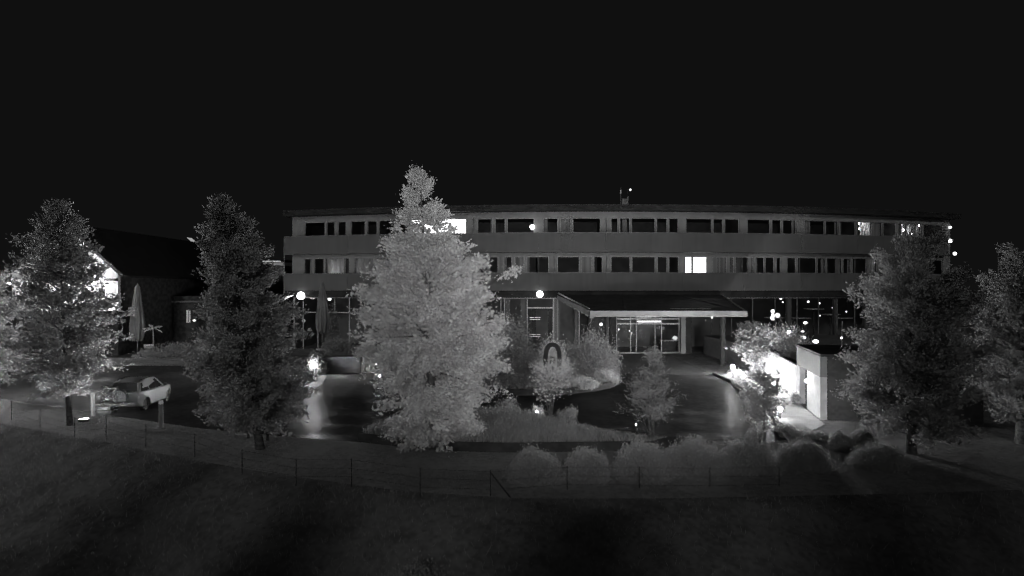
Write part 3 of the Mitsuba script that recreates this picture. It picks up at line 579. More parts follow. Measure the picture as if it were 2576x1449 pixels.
for s in (1, -1):
    e0, e1 = np.array([hr, hza + .02]), np.array([hr + s * (hx1 - hr + .35), hz - .3])
    n_ = np.array([-(e1 - e0)[1], (e1 - e0)[0]]) * s; n_ /= np.linalg.norm(n_); n_ = n_ if n_[1] > 0 else -n_
    q = [e0, e1, e1 + n_ * .22, e0 + n_ * .22]
    part(house, 'roof', trimesh.convex.convex_hull(np.array([[a_[0], yy, a_[1]] for a_ in q for yy in (hy - .12, 74.5)])), 'roof_tile')
part(house, 'gallery_glass', (np.array([[hr - 2.0, hy + .2, 7.1], [hr + 2.0, hy + .2, 7.1], [hr + 2.0, hy + .2, 8.1], [hr - 2.0, hy + .2, 8.1]]), np.array([[0, 1, 2], [0, 2, 3]])), 'car_glass')
part(house, 'window', box(hx1 - 1.55, hx1 - 1.0, hy + .12, hy + .18, 4.35, 5.0), 'car_glass')
for (dx, z, L, s) in [(-1.15, 5.95, 42, 'lamp washing the lit gable above its dark beam'), (-1.3, 5.45, 34, 'lamp under the dark beam of the lit gable'), (-.9, 3.55, 30, 'lamp at the balcony floor of the lit gable'), (-3.2, 5.4, 34, 'lamp under the beam behind the left tree'), (-3.3, 8.45, 26, 'lamp lighting the top of the gable'), (-4.6, 3.7, 60, 'lamp on the balcony behind the left tree'), (-7.6, 5.4, 40, 'lamp on the far left half of the gable')]:
    k = thing('gable_lamp', s, 'lamp'); q = np.array([hx1 + dx, hy - .75, z]); emit_part(k, 'bulb', ball(q, .12, 1), L * 16, .4); part(k, 'arm', tube(q, [q[0], hy - .01, z], .02), 'dark_metal')
sky_l = thing('skylight', 'small slanted lit skylight left of the second tree', 'window'); p = ray(485, 606, 66.0)
sp_n = np.array([.67, 0, .74]); sl = np.array([.74, 0, -.67])
qd = np.array([p - sl * .5 - [0, .5, 0], p + sl * .5 - [0, .5, 0], p + sl * .5 + [0, .5, 0], p - sl * .5 + [0, .5, 0]])
emit_part(sky_l, 'pane', quad_panel(qd, sp_n, .04), .35, .05); part(sky_l, 'frame', quad_panel(p + (qd - p) * 1.18, sp_n, .06, 0, -.05), 'dark_metal')
lean_ = thing('annexe_building', 'low dark annexe with narrow lit window slits behind the folded parasol', 'building')
part(lean_, 'wall', box(-29.4, -21.5, 53.0, 70, 0, 4.4), 'wood_dark'); part(lean_, 'eaves', box(-29.4, -21.3, 52.6, 52.98, 3.85, 4.0), 'mid_metal')
rf = np.array([[-29.4, 52.7, 4.43], [-21.2, 52.7, 4.43], [-29.4, 70.2, 4.43], [-21.2, 70.2, 4.43], [-33.5, 58, 10.6], [-33.5, 70, 10.6]])
# lit window and lamp at the annexe
for px0, px1, L in ((468, 473, .10), (475, 478, .12)):
    a_, b_ = ray(px0, 812, 52.9), ray(px1, 780, 52.9); emit_part(lean_, 'lit_window', box(a_[0], b_[0], 52.93, 52.99, a_[2], b_[2]), L, .05)
k = thing('door_lamp', 'small bright lamp by the lit window slits of the dark annexe', 'lamp'); p = ray(489, 806, 51.5); emit_part(k, 'bulb', ball(p, .13, squash=.7), 1.6, .1); part(k, 'bracket', tube(p, [p[0], 53.0, p[2]], .02), 'dark_metal')
k = thing('far_wall_building', 'distant low building with a lit wall top left of the hotel', 'building'); a_, b_ = ray(655, 668, 85), ray(714, 657, 85)
part(k, 'lit_wall', box(a_[0] - 1, b_[0], 85, 90, 0, a_[2]), 'dark_room'); part(k, 'pale_fascia', box(a_[0], b_[0], 84.9, 84.99, a_[2], b_[2] - .1), 'white_paint'); emit_part(k, 'eaves_light', tube([a_[0] + .3, 84.45, b_[2] - .03], [b_[0] - .2, 84.45, b_[2] - .03], .03), 1.0, .05); part(k, 'roof', box(a_[0] - 1, b_[0] + .2, 84.3, 90, b_[2] - .09 + .1, b_[2] + .2), 'roof_tile')
k = thing('terrace_lamp', 'slanted bright lamp at the left end of the hotel beside the second tree', 'lamp'); p, q = ray(716, 750, 47.0), ray(738, 743, 47.6)
emit_part(k, 'tube', cat_([ball(p, .15, squash=.7), tube(p, q, .1, .02)]), 1.6, .05); part(k, 'bracket', tube(q, q + [.8, 1.5, 0], .03), 'dark_metal')
room = [(751, 790, .3, .8, 'round glowing lamp inside the hotel ground floor left of the parasol'), (829, 752, .16, 2.0, 'small ceiling lamp inside the ground floor right of the parasol'), (764, 807, .15, .15, 'faint lamp low inside the hotel under the round glowing one')]
for px, py, r, L, s in room:
    p = ray(px, py, y(px, 1.6)); k = thing('ground_floor_lamp', s, 'lamp'); emit_part(k, 'globe', ball(p, r), L, .04); part(k, 'cord', tube(p + [0, 0, r], [p[0], p[1], 4.6], .015), 'dark_metal')

# garden lamps on the left side of the drive
post_lamp([*ray(786, 930, 35.4)[:2], 0], .6, .13, 7500, 'bright garden lamp at the planter end right of the second tree', .9)
post_lamp([*ray(560, 925, 37)[:2], 0], .7, .1, 500, 'garden lamp shining through the second tree from behind', .35)
post_lamp([*ray(945, 912, 37.0)[:2], 0], .55, .1, 320, 'garden lamp in the bush beside the lit pillar', .35)
post_lamp([*ray(1021, 882, 36)[:2], 0], 1.35, .12, 30, 'taller garden lamp glimpsed through the tall central tree', .35)
post_lamp([*ray(955, 955, 33)[:2], 0], .35, .07, 22, 'low lamp on the ground left of the tall central tree', .35)
post_lamp([*ground_at(1350, 1066)[:2], 0.25], .2, .03, 420, 'low spotlight in the grasses left of the small many stemmed tree', .35)
post_lamp([*ground_at(1600, 1085)[:2], 0.0], .25, .03, 700, 'low garden lamp behind the two trunked pine', .35)
# in-ground uplight under the left tree
k = thing('ground_uplight', 'round uplight glowing in the lawn beside the trunk of the left tree', 'lamp'); p = ground_at(211, 1060)
emit_part(k, 'dome', ball(p + [0, 0, .03], .14, squash=.7), 4500, 1.2); part(k, 'ring', lathe([[.16, 0], [.19, 0], [.19, .1], [.16, .1]], p, 20), 'dark_metal')
def bollard(px, py, h, label, mat):
    p = ground_at(px, py); k = thing('bollard', label, 'bollard')
    part(k, 'post', lathe([[0, 0], [.075, 0], [.075, h - .12], [0, h - .12]], p, 16), mat, 40); part(k, 'head', lathe([[0, h - .117], [.078, h - .117], [.078, h], [0, h + .01]], p, 16), 'white_paint', 40)
bollard(234, 1047, .93, 'slim white bollard lit by the uplight beside the left tree', 'white_paint')
bollard(405, 1077, 1.0, 'slim dark bollard at the lawn edge in front of the car', 'mid_metal')

# ------------------------------------------------------------------ planted beds with raised dark edging
def ring_wall(key, poly, z, th=.06):
    P = Polygon(poly); w_ = P.difference(P.buffer(-th)); m = trimesh.creation.extrude_polygon(w_, z, engine='earcut'); return part(key, 'edging', m, 'corten')
isl_c, isl_r = np.array([.6, 33.8]), (5.3, 4.9)
isl = [(isl_c[0] + isl_r[0] * math.cos(a_), isl_c[1] + isl_r[1] * math.sin(a_)) for a_ in np.linspace(0, 2 * np.pi, 64, endpoint=False)]
island = thing('island_planter', 'round planted island in the driveway with a low dark edging', 'planter')
ring_wall(island, isl, .3); part(island, 'soil', prism(list(Polygon(isl).buffer(-.065).exterior.coords)[:-1], 0.002, .24), 'soil')
bed = [tuple(ground_at(*q)[:2]) for q in [(900, 1112), (1090, 1134), (1280, 1139), (1640, 1134), (1700, 1120), (1640, 1114), (1520, 1101), (1420, 1078), (1330, 1058), (1250, 1050), (1000, 1068)]]
frontbed = thing('front_planter', 'long raised bed of ornamental grasses under the tall central tree', 'planter')
ring_wall(frontbed, bed, .3); part(frontbed, 'soil', prism(list(Polygon(bed).buffer(-.065).exterior.coords)[:-1], 0.002, .24), 'soil')
rg = np.random.default_rng(11)
q = in_poly(list(Polygon(bed).buffer(-.1).exterior.coords), 16000, rg)
solo('ornamental_grass', blades(np.c_[q, np.full(len(q), .24)], .26 * np.clip(1.05 - .2 * np.maximum(q[:, 0] - .5, 0), .3, 1.05), .009, rg, .3), 'leaf_mid')
labels['ornamental_grass'] = {'label': 'ornamental grasses filling the long raised bed', 'category': 'grass', 'kind': 'stuff'}
q = in_poly(isl, 26000, rg); dd = np.hypot((q[:, 0] - isl_c[0]) / isl_r[0], (q[:, 1] - isl_c[1]) / isl_r[1])
hgt = .24 + .3 * np.clip(1 - dd, 0, 1)
q3 = np.c_[q, hgt + rg.uniform(0, .22, len(q))]
lf = rg.uniform(.03, .06, len(q))
solo('ground_cover', leaves(q3, rg.normal(0, 1, (len(q), 3)) + [0, 0, .5], rg.normal(0, .6, (len(q), 3)) + [0, -.3, .7], lf, lf * .55), 'leaf_mid')
labels['ground_cover'] = {'label': 'dense low ground cover on the round island', 'category': 'plants', 'kind': 'stuff'}
# grass-like tufts of the lawn bed by the lit wall
# ring sculpture with a monogram
ring = thing('ring_sculpture', 'upright dark oval ring with a letter R inside on the island', 'sculpture')
rc = ray(1390, 909, 30.6); rc[2] = 5.1 - (909 - 724.5) / F * 30.6; n = 48
an = np.linspace(0, 2 * np.pi, n, endpoint=False); e = 2.6
sx = np.sign(np.cos(an)) * np.abs(np.cos(an)) ** (2 / e); sz = np.sign(np.sin(an)) * np.abs(np.sin(an)) ** (2 / e)
outer = Polygon(np.c_[.46 * sx, .93 * sz]); inner = Polygon(np.c_[.25 * sx, .74 * sz])
rm = trimesh.creation.extrude_polygon(outer.difference(inner), .26, engine='earcut'); rm.apply_transform(np.array([[1, 0, 0, rc[0]], [0, 0, -1, rc[1] + .13], [0, 1, 0, rc[2]], [0, 0, 0, 1]]))
part(ring, 'oval_ring', rm, 'dark_metal')
tx = meshkit.text_mesh('R', .36, .04, bold=True); tx.apply_translation(-tx.bounds.mean(0)); tx.apply_transform(np.array([[1, 0, 0, rc[0] + .02], [0, 0, -1, rc[1]], [0, 1, 0, rc[2] + .05], [0, 0, 0, 1]]))
part(ring, 'letter', tx, 'dark_metal'); part(ring, 'rod', cat_([tube([rc[0] + .02, rc[1] + .04, rc[2] - .8], [rc[0] + .02, rc[1] + .04, rc[2] + .0], .018)]), 'dark_metal'); part(ring, 'plinth', box(rc[0] - .4, rc[0] + .4, rc[1] - .2, rc[1] + .2, .1, rc[2] - .92), 'dark_metal')

# ------------------------------------------------------------------ trees and shrubs
def prof_tab(hs, rs):
    return lambda t: float(np.interp(t, hs, rs))
def add_tree(label, *a, cat='tree', name='tree', **k):
    key = thing(name, label, cat); tree(key, *a, **k); return key
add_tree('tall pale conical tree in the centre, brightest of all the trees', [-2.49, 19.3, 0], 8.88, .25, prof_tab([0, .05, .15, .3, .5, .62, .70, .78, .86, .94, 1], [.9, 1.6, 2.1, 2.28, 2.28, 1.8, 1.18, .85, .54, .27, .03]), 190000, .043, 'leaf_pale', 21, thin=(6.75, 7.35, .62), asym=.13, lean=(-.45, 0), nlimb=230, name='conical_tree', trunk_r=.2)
add_tree('conical tree in front of the lit gable house with an uplight at its foot', [-16.4, 22.65, 0], 8.2, 1.1, prof_tab([0, .06, .2, .4, .6, .8, .93, 1], [.6, 1.45, 2.2, 2.1, 1.55, .92, .42, .06]), 30000, .06, 'leaf_mid', 22, zmin=1.05, lean=(-.5, 0), nlimb=150, name='conical_tree', trunk_r=.09)
add_tree('dark conical tree between the car and the hotel, staked at its foot', [-7.96, 19.3, 0], 7.85, .6, prof_tab([0, .07, .2, .38, .5, .66, .82, .93, 1], [.8, 1.45, 1.75, 1.85, 1.4, 1.05, .66, .36, .06]), 95000, .046, 'leaf_mid', 23, lean=(-1.15, 0), nlimb=190, name='conical_tree', trunk_r=.12)
add_tree('dark tree with a thick trunk on the lawn right of the stair box', [12.3, 18.8, 0], 6.6, .55, prof_tab([0, .08, .3, .55, .8, .93, 1], [.9, 1.7, 2.0, 1.75, 1.1, .55, .1]), 80000, .048, 'leaf_mid', 24, nlimb=180, name='conical_tree', trunk_r=.13)
add_tree('dark tree cut by the right edge of the picture, its trunk casting a long shadow', [16.75, 20.05, 0], 6.4, .75, prof_tab([0, .08, .3, .55, .8, .93, 1], [.8, 1.3, 1.6, 1.45, 1.0, .5, .1]), 46000, .055, 'leaf_mid', 25, nlimb=150, name='conical_tree', trunk_r=.16)
add_tree('pale bushy tree cut by the left edge of the picture', [-22.6, 26.5, 0], 5.8, .8, prof_tab([0, .1, .35, .7, .9, 1], [.8, 1.3, 1.5, 1.1, .6, .1]), 16000, .06, 'leaf_pale', 26, nlimb=100, name='bushy_tree', trunk_r=.1)
b = ground_at(1385, 1074); b[2] = .24
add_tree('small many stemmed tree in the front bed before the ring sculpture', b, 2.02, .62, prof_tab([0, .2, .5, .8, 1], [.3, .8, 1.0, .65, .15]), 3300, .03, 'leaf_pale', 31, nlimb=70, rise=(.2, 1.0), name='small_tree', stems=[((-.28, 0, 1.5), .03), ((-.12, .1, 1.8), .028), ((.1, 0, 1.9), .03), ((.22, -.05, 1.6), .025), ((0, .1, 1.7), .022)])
b = ground_at(1642, 1124)
add_tree('two trunked pine at the right end of the front bed', b, 3.15, .9, prof_tab([0, .1, .3, .42, .55, .75, 1], [.35, .8, .95, .8, .42, .28, .06]), 4600, .055, 'leaf_mid', 32, nlimb=60, rise=(0, .45), name='pine_tree', leafw=.12, stems=[((-.14, 0, 2.0), .045), ((.06, 0, 2.9), .06), ((-.3, .05, .9), .02)])
b = ground_at(1922, 1116)
add_tree('small dark tree in front of the lit wall', b, 2.2, .45, prof_tab([0, .15, .45, .75, 1], [.3, .6, .7, .45, .12]), 3000, .045, 'leaf_mid', 33, nlimb=45, rise=(.1, .7), name='small_tree', trunk_r=.05)
b = np.array([*ray(1893, 940, 34.0)[:2], 0])
add_tree('small spreading tree lit from below at the terrace corner', b, 3.0, 1.0, prof_tab([0, .2, .5, .8, 1], [.5, .95, 1.05, .75, .25]), 9000, .07, 'leaf_mid', 34, nlimb=70, rise=(0, .6), name='small_tree', trunk_r=.06)
def add_shrub(label, px, py, d, rx, rz, n, leaf, mat, seed, ry=None, z=0.0, name='shrub', **k):
    key = thing(name, label, 'shrub'); c = ray(px, py, d); c[2] = z
    shrub(key, c, rx, ry or rx, rz, n, leaf, mat, seed, **k); return key
# island shrubs
add_shrub('broad pale shrub at the back left of the island', 1285, 0, 35.5, 1.35, 3.1, 9000, .06, 'leaf_mid', 41, z=.3)
add_shrub('rounded pale shrub right of the ring sculpture', 1498, 0, 33.8, 1.35, 2.35, 9500, .055, 'leaf_mid', 42, z=.35)
add_shrub('low shrub on the island between the ring and the rounded shrub', 1440, 0, 35.2, .9, 1.5, 4000, .05, 'leaf_mid', 43, z=.4)
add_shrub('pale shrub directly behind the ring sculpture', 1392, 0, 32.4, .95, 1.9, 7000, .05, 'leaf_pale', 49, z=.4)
add_shrub('low shrub left of the ring sculpture', 1330, 0, 33.6, .9, 1.35, 4000, .05, 'leaf_mid', 44, z=.4)
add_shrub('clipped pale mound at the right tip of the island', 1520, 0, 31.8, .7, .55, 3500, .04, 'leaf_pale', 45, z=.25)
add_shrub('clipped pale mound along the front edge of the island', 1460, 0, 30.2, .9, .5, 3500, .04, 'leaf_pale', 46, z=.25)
add_shrub('dark shrub behind the island before the glazed bay', 1390, 0, 37.5, 1.6, 1.5, 5000, .06, 'leaf_mid', 47, z=.2)
add_shrub('shrub left of the island behind the tall central tree', 1240, 0, 33.5, 1.0, 1.3, 4000, .06, 'leaf_mid', 48, z=.3)
# beds by the front planter
add_shrub('feathery shrub in the front bed beside the low spotlight', 1275, 0, 22.6, .6, .8, 3500, .035, 'leaf_mid', 51, z=.24)
add_shrub('wispy grass clump left of the many stemmed tree', 1350, 0, 23.0, .35, .45, 1200, .06, 'leaf_pale', 52, z=.24, leafw=.1, upright=1.2)
add_shrub('wispy grass clump right of the many stemmed tree', 1430, 0, 22.4, .4, .5, 1200, .07, 'leaf_mid', 53, z=.24, leafw=.1, upright=1.2)
# left terrace planting
add_shrub('leafy shrub in the raised planter right of the parasol', 855, 0, 38.5, 1.0, 1.1, 3500, .07, 'leaf_mid', 54, z=.9)
add_shrub('lit shrub beside the pillar behind the tall central tree', 940, 0, 37.8, .5, .8, 2200, .06, 'leaf_mid', 55, z=.1)
add_shrub('shrub around the bright garden lamp by the planter', 795, 0, 36.0, .6, 1.2, 2500, .06, 'leaf_mid', 56, z=.1)
add_shrub('low dark hedge along the left edge of the driveway', 440, 0, 45.0, 2.6, 1.0, 5000, .07, 'leaf_mid', 57, ry=.8)
add_shrub('tall leafy plant by the right terrace parasol', 838, 0, 43.0, .5, 2.9, 2200, .07, 'leaf_mid', 58, z=.9)
# right bed
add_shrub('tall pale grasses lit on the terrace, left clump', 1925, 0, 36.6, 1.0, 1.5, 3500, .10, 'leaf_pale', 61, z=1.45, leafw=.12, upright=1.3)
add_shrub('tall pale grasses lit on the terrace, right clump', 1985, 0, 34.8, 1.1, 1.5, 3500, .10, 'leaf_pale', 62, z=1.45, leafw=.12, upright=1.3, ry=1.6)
add_shrub('dark plants hanging over the coping of the lit wall', 1985, 0, 30.5, .3, .4, 1500, .05, 'leaf_mid', 63, z=1.55, ry=1.6)
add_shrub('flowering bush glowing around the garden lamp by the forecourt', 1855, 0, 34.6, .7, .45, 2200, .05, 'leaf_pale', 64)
add_shrub('dark low planting along the kerb behind the garden lamp', 1885, 0, 31.0, .8, .4, 2500, .05, 'leaf_mid', 65, ry=1.6)
add_shrub('bush silhouetted against the lit gravel by the lawn', 1975, 0, 21.6, .4, .3, 1800, .03, 'leaf_mid', 66)
add_shrub('leafy clump at the near end of the lit gravel', 2030, 0, 20.9, .7, .28, 2600, .03, 'leaf_mid', 67)
add_shrub('upright dark shrub against the lit wall', 1905, 0, 33.2, .4, 1.7, 2600, .05, 'leaf_mid', 68)
add_shrub('small round shrub beside the small dark tree', 1900, 0, 20.6, .28, .42, 1200, .03, 'leaf_mid', 69)
add_shrub('low plant growing beside the lit wall', 2000, 0, 27.0, .22, .5, 500, .05, 'leaf_mid', 70)
# clipped hedge balls in front of the driveway
for i, (px, base, rpx, toppx, s) in enumerate([(1347, 1230, 76, 1140, 'leftmost clipped round hedge ball on the lawn'), (1484, 1224, 64, 1130, 'second clipped hedge ball from the left'), (1632, 1222, 82, 1122, 'third hedge ball, in front of the two trunked pine'), (1770, 1214, 92, 1116, 'broad hedge ball right of the pine'), (1915, 1206, 86, 1116, 'broad hedge ball below the small dark tree'), (2050, 1196, 75, 1120, 'hedge ball below the stair box'), (2250, 1196, 75, 1128, 'low dark hedge mound at the foot of the right tree'), (2130, 1140, 32, 1092, 'small rounded hedge right of the stair box'), (2190, 1140, 38, 1084, 'larger rounded hedge behind the right mound')]):
    c = ground_at(px, base); r = rpx / F * c[1]; top = ray(px, toppx, c[1])[2]; key = thing('hedge_ball', s, 'shrub')
    shrub(key, [c[0], c[1] + r * .9, -.02], r * .98, r * .9, top * .98, 20000, .026, 'leaf_mid', 80 + i, fluff=.2, stems=6, ragged=.5)
# near undergrowth below the camera
for i, (px, py, d, rx, h_, n, s) in enumerate([(1060, 1270, 12.0, .7, .8, 5000, 'faint leafy weed on the bank left of the middle'), (930, 1330, 9.5, .9, .6, 5000, 'low weed on the bank below the left fence posts'), (1650, 1300, 10.5, .9, .8, 6000, 'faint leafy bush on the bank right of the middle'), (2000, 1310, 11.5, 1.1, .6, 5000, 'low bush on the bank below the right hedge balls'), (2380, 1330, 11.0, 1.2, .6, 5000, 'low bush on the bank at the lower right corner'), (1330, 1390, 8.8, .9, .5, 5000, 'low bush at the bottom middle')]):
    c = ray(px, py, d); c[2] = float(land(c[0], c[1])) - .05
    key = thing('wild_bush', s, 'shrub'); shrub(key, c, rx, rx * .7, h_, n, .028, 'leaf_mid', 100 + i, fluff=.45, ragged=1.6)
q = in_poly([tuple(p) for p in crest] + [(12, 5), (-12, 5)], 60000, rg)
q = q[rg.random(len(q)) < .15 + 1.2 * np.maximum(meshkit.fbm(np.c_[q * .6, np.zeros(len(q))], 3) - .35, 0)]
q = np.c_[q, land(q[:, 0], q[:, 1])]
solo('meadow', blades(q, .13, .005, rg, .5), 'leaf_mid')
labels['meadow'] = {'label': 'unmown dark meadow grass below the fence', 'category': 'grass', 'kind': 'stuff'}

# ------------------------------------------------------------------ fence, stakes
fence = thing('wire_fence', 'thin wire fence with slim dark posts along the near edge of the lawn', 'fence')
posts = [(29, 1057, .75), (101, 1076, .7), (188, 1098, .65), (267, 1110, .9), (367, 1125, .75), (490, 1150, .7), (609, 1190, .7), (745, 1215, .7), (884, 1222, .7), (1057, 1248, .72), (1234, 1248, .63), (1427, 1232, .6), (1609, 1228, .55), (1786, 1224, .5), (1960, 1222, .5)]
tops = []
for px, py, h_ in posts:
    p = ground_at(px, py); p[2] = float(land(p[0], p[1])); part(fence, 'post', tube(p - [0, 0, .05], p + [0, 0, h_], .011, n=6), 'dark_metal'); tops.append(p + [0, 0, h_ - .03])
p = ground_at(1234, 1248); part(fence, 'brace', tube(p + [0, 0, .58], ground_at(1284, 1252), .018, n=6), 'dark_metal')
for dz in (0, -.22, -.44): part(fence, 'wire', cat_([tube(a_ + [0, 0, dz], b_ + [0, 0, dz],   .003, n=4) for a_, b_ in zip(tops, tops[1:])]), 'dark_metal')
for px, py, h_, s in [(625, 1102, .85, 'left stake of the dark conical tree'), (673, 1108, .9, 'right stake of the dark conical tree')]:
    p = ground_at(px, py); k = thing('tree_stake', s, 'stake'); part(k, 'post', tube(p, p + [0, 0, h_], .045, .04), 'wood_dark'); part(k, 'tie', tube(p + [0, 0, h_ - .15], [-7.96, 19.3, h_ - .15], .012), 'mid_metal')

# ------------------------------------------------------------------ parked car with bicycle rack
car = thing('parked_car', 'pale compact hatchback parked beside the lawn with a bicycle rack at its rear', 'car')
ca = math.radians(7.0)                                   # its nose points away, turned a little to the left
cfx = np.array([-math.sin(ca), math.cos(ca), 0]); crx = np.array([math.cos(ca), math.sin(ca), 0]); cpos = np.array([-16.07, 26.45, 0.004])
def C(p):
    p = np.atleast_2d(np.asarray(p, float)) * .85; return cpos + p[:, :1] * cfx + p[:, 1:2] * crx + p[:, 2:3] * np.array([0, 0, 1])
def cm(mesh): mesh.vertices = C(mesh.vertices); mesh.fix_normals() if False else None; mesh.invert() if mesh.volume < 0 else None; return mesh
hw = .80
low = hull([(-1.92, s * (hw - .12), z) for s in (-1, 1) for z in (.36, .62)] + [(-1.86, s * (hw - .1), .93) for s in (-1, 1)] + [(-1.4, s * (hw - .02), z) for s in (-1, 1) for z in (.25, .9)] + [(1.3, s * (hw - .02), z) for s in (-1, 1) for z in (.25, .84)] + [(1.85, s * (hw - .2), z) for s in (-1, 1) for z in (.34, .6)] + [(1.7, s * (hw - .16), .76) for s in (-1, 1)], .05)
for x in (-1.22, 1.2):
    for s in (-1, 1):
        low -= m3.Manifold.cylinder(.6, .35, .35, 28).rotate([90, 0, 0]).translate([x, s * hw + .3, .31])
cab_b = {'r': -1.84, 'f': .95, 'w': .72, 'z': .93}; cab_t = {'r': -1.5, 'f': .12, 'w': .56, 'z': 1.40}
bot = [np.array([cab_b['r'], -cab_b['w'], .90]), np.array([cab_b['r'], cab_b['w'], .90]), np.array([cab_b['f'], cab_b['w'], .84]), np.array([cab_b['f'], -cab_b['w'], .84])]
topq = [np.array([cab_t['r'], -cab_t['w'], 1.38]), np.array([cab_t['r'], cab_t['w'], 1.38]), np.array([cab_t['f'], cab_t['w'], 1.42]), np.array([cab_t['f'], -cab_t['w'], 1.42])]
cabin = hull([*bot, *topq, np.array([-.7, -.57, 1.46]), np.array([-.7, .57, 1.46])], .04)
part(car, 'body', cm(tm(low + cabin)), 'car_paint', 35)
lft = .05
def cwin(name, q, out, inset=.12): part(car, name, cm(quad_panel(q, np.array(out, float), .02, inset, lft)), 'car_glass')
def lerp(a_, b_, t_): return a_ + (b_ - a_) * t_
cwin('rear_window', [lerp(bot[0], topq[0], .12), lerp(bot[1], topq[1], .12), topq[1], topq[0]], (-1, 0, .5), .1)
cwin('windscreen', [bot[2], bot[3], topq[3], topq[2]], (1, 0, .6))
for s, (a1, a2, b1, b2) in ((1, (bot[1], bot[2], topq[1], topq[2])), (-1, (bot[0], bot[3], topq[0], topq[3]))):
    for u0, u1 in ((.04, .36), (.40, .92)):
        q = [lerp(lerp(a1, a2, u0), lerp(b1, b2, u0), .12), lerp(lerp(a1, a2, u1), lerp(b1, b2, u1), .12), lerp(lerp(a1, a2, u1), lerp(b1, b2, u1), .93), lerp(lerp(a1, a2, u0), lerp(b1, b2, u0), .93)]
        cwin('side_window', q, (0, s, .3), .03)
for x in (-1.22, 1.2):
    for s in (-1, 1):
        wk = trimesh.creation.revolve(np.array([[.2, -.1], [.29, -.1], [.31, -.06], [.31, .06], [.29, .1], [.2, .1], [.2, -.1]]), sections=28)
        wk.apply_transform(np.array([[1, 0, 0, x], [0, 0, 1, s * (hw - .13)], [0, 1, 0, .31], [0, 0, 0, 1]])); k = part(car, 'wheel', cm(wk), 'tyre', 40)
        rim = trimesh.creation.revolve(np.array([[0, -.05], [.06, -.06], [.19, -.03], [.2, .06], [0, .06], [0, -.05]]), sections=20)
        spokes = cat_([trimesh.creation.box([.04, .15, .03], transform=trimesh.transformations.rotation_matrix(i * 2 * np.pi / 5, [0, 0, 1]) @ trimesh.transformations.translation_matrix([0, .11, .065])) for i in range(5)])
        rim = cat_([rim, spokes]); rim.apply_transform(np.array([[1, 0, 0, x], [0, 0, s * 1.0, s * (hw - .13)], [0, 1, 0, .31], [0, 0, 0, 1]]))
        scene[k + '__rim'] = mikit.ply(cm(rim), 'mid_metal', smooth=30)
for s in (-1, 1):
    part(car, 'tail_light', cm(tm(hull([(-1.93, s * .64, .7), (-1.93, s * .73, .7), (-1.87, s * .62, .95), (-1.87, s * .7, .95), (-1.86, s * .74, .7)], .02))), 'car_lens')
    part(car, 'headlight', cm(tm(hull([(1.82, s * .5, .6), (1.78, s * .62, .68), (1.72, s * .6, .74), (1.84, s * .45, .64)], .03))), 'car_lens')
    part(car, 'mirror', cm(tm(hull([(.62, s * .84, .95), (.66, s * .96, .95), (.62, s * .94, 1.05), (.6, s * .84, 1.03)], .03))), 'car_paint')
    part(car, 'roof_rail', cm(tube([-1.35, s * .55, 1.5], [-.05, s * .55, 1.52], .018)), 'dark_metal')
part(car, 'rear_bumper', cm(tm(hull([(-1.98, s * .62, z) for s in (-1, 1) for z in (.36, .5)] + [(-1.88, s * .74, .42) for s in (-1, 1)], .04))), 'car_paint', 35)
part(car, 'number_plate', cm(trimesh.creation.box([.02, .46, .1], transform=trimesh.transformations.translation_matrix([-2.045, 0, .62]))), 'plate_white')
rack = thing('bicycle_rack', 'bicycle rack with a pale light board on the back of the parked car', 'rack')
part(rack, 'rail', cm(cat_([tube([-2.2, -.9, .5], [-2.2, .55, .5], .03), tube([-2.42, -.9, .5], [-2.42, .55, .5], .03), tube([-2.0, -.2, .45], [-2.5, -.2, .47], .035)])), 'mid_metal')
part(rack, 'light_board', cm(tm(hull([(-2.52, yy, z) for yy in (-.85, -.25) for z in (.3, .4)] + [(-2.5, yy, z) for yy in (-.85, -.25) for z in (.3, .4)], .015))), 'plate_white')
for yy in (-.8, -.3): part(rack, 'lamp', cm(ball([-2.55, yy, .36], .06, 1)), 'car_lens')
part(rack, 'mast', cm(path_tube([[-2.05, -.2, .47], [-2.1, -.2, 1.1], [-2.4, -.2, 1.12]], .025)), 'mid_metal')
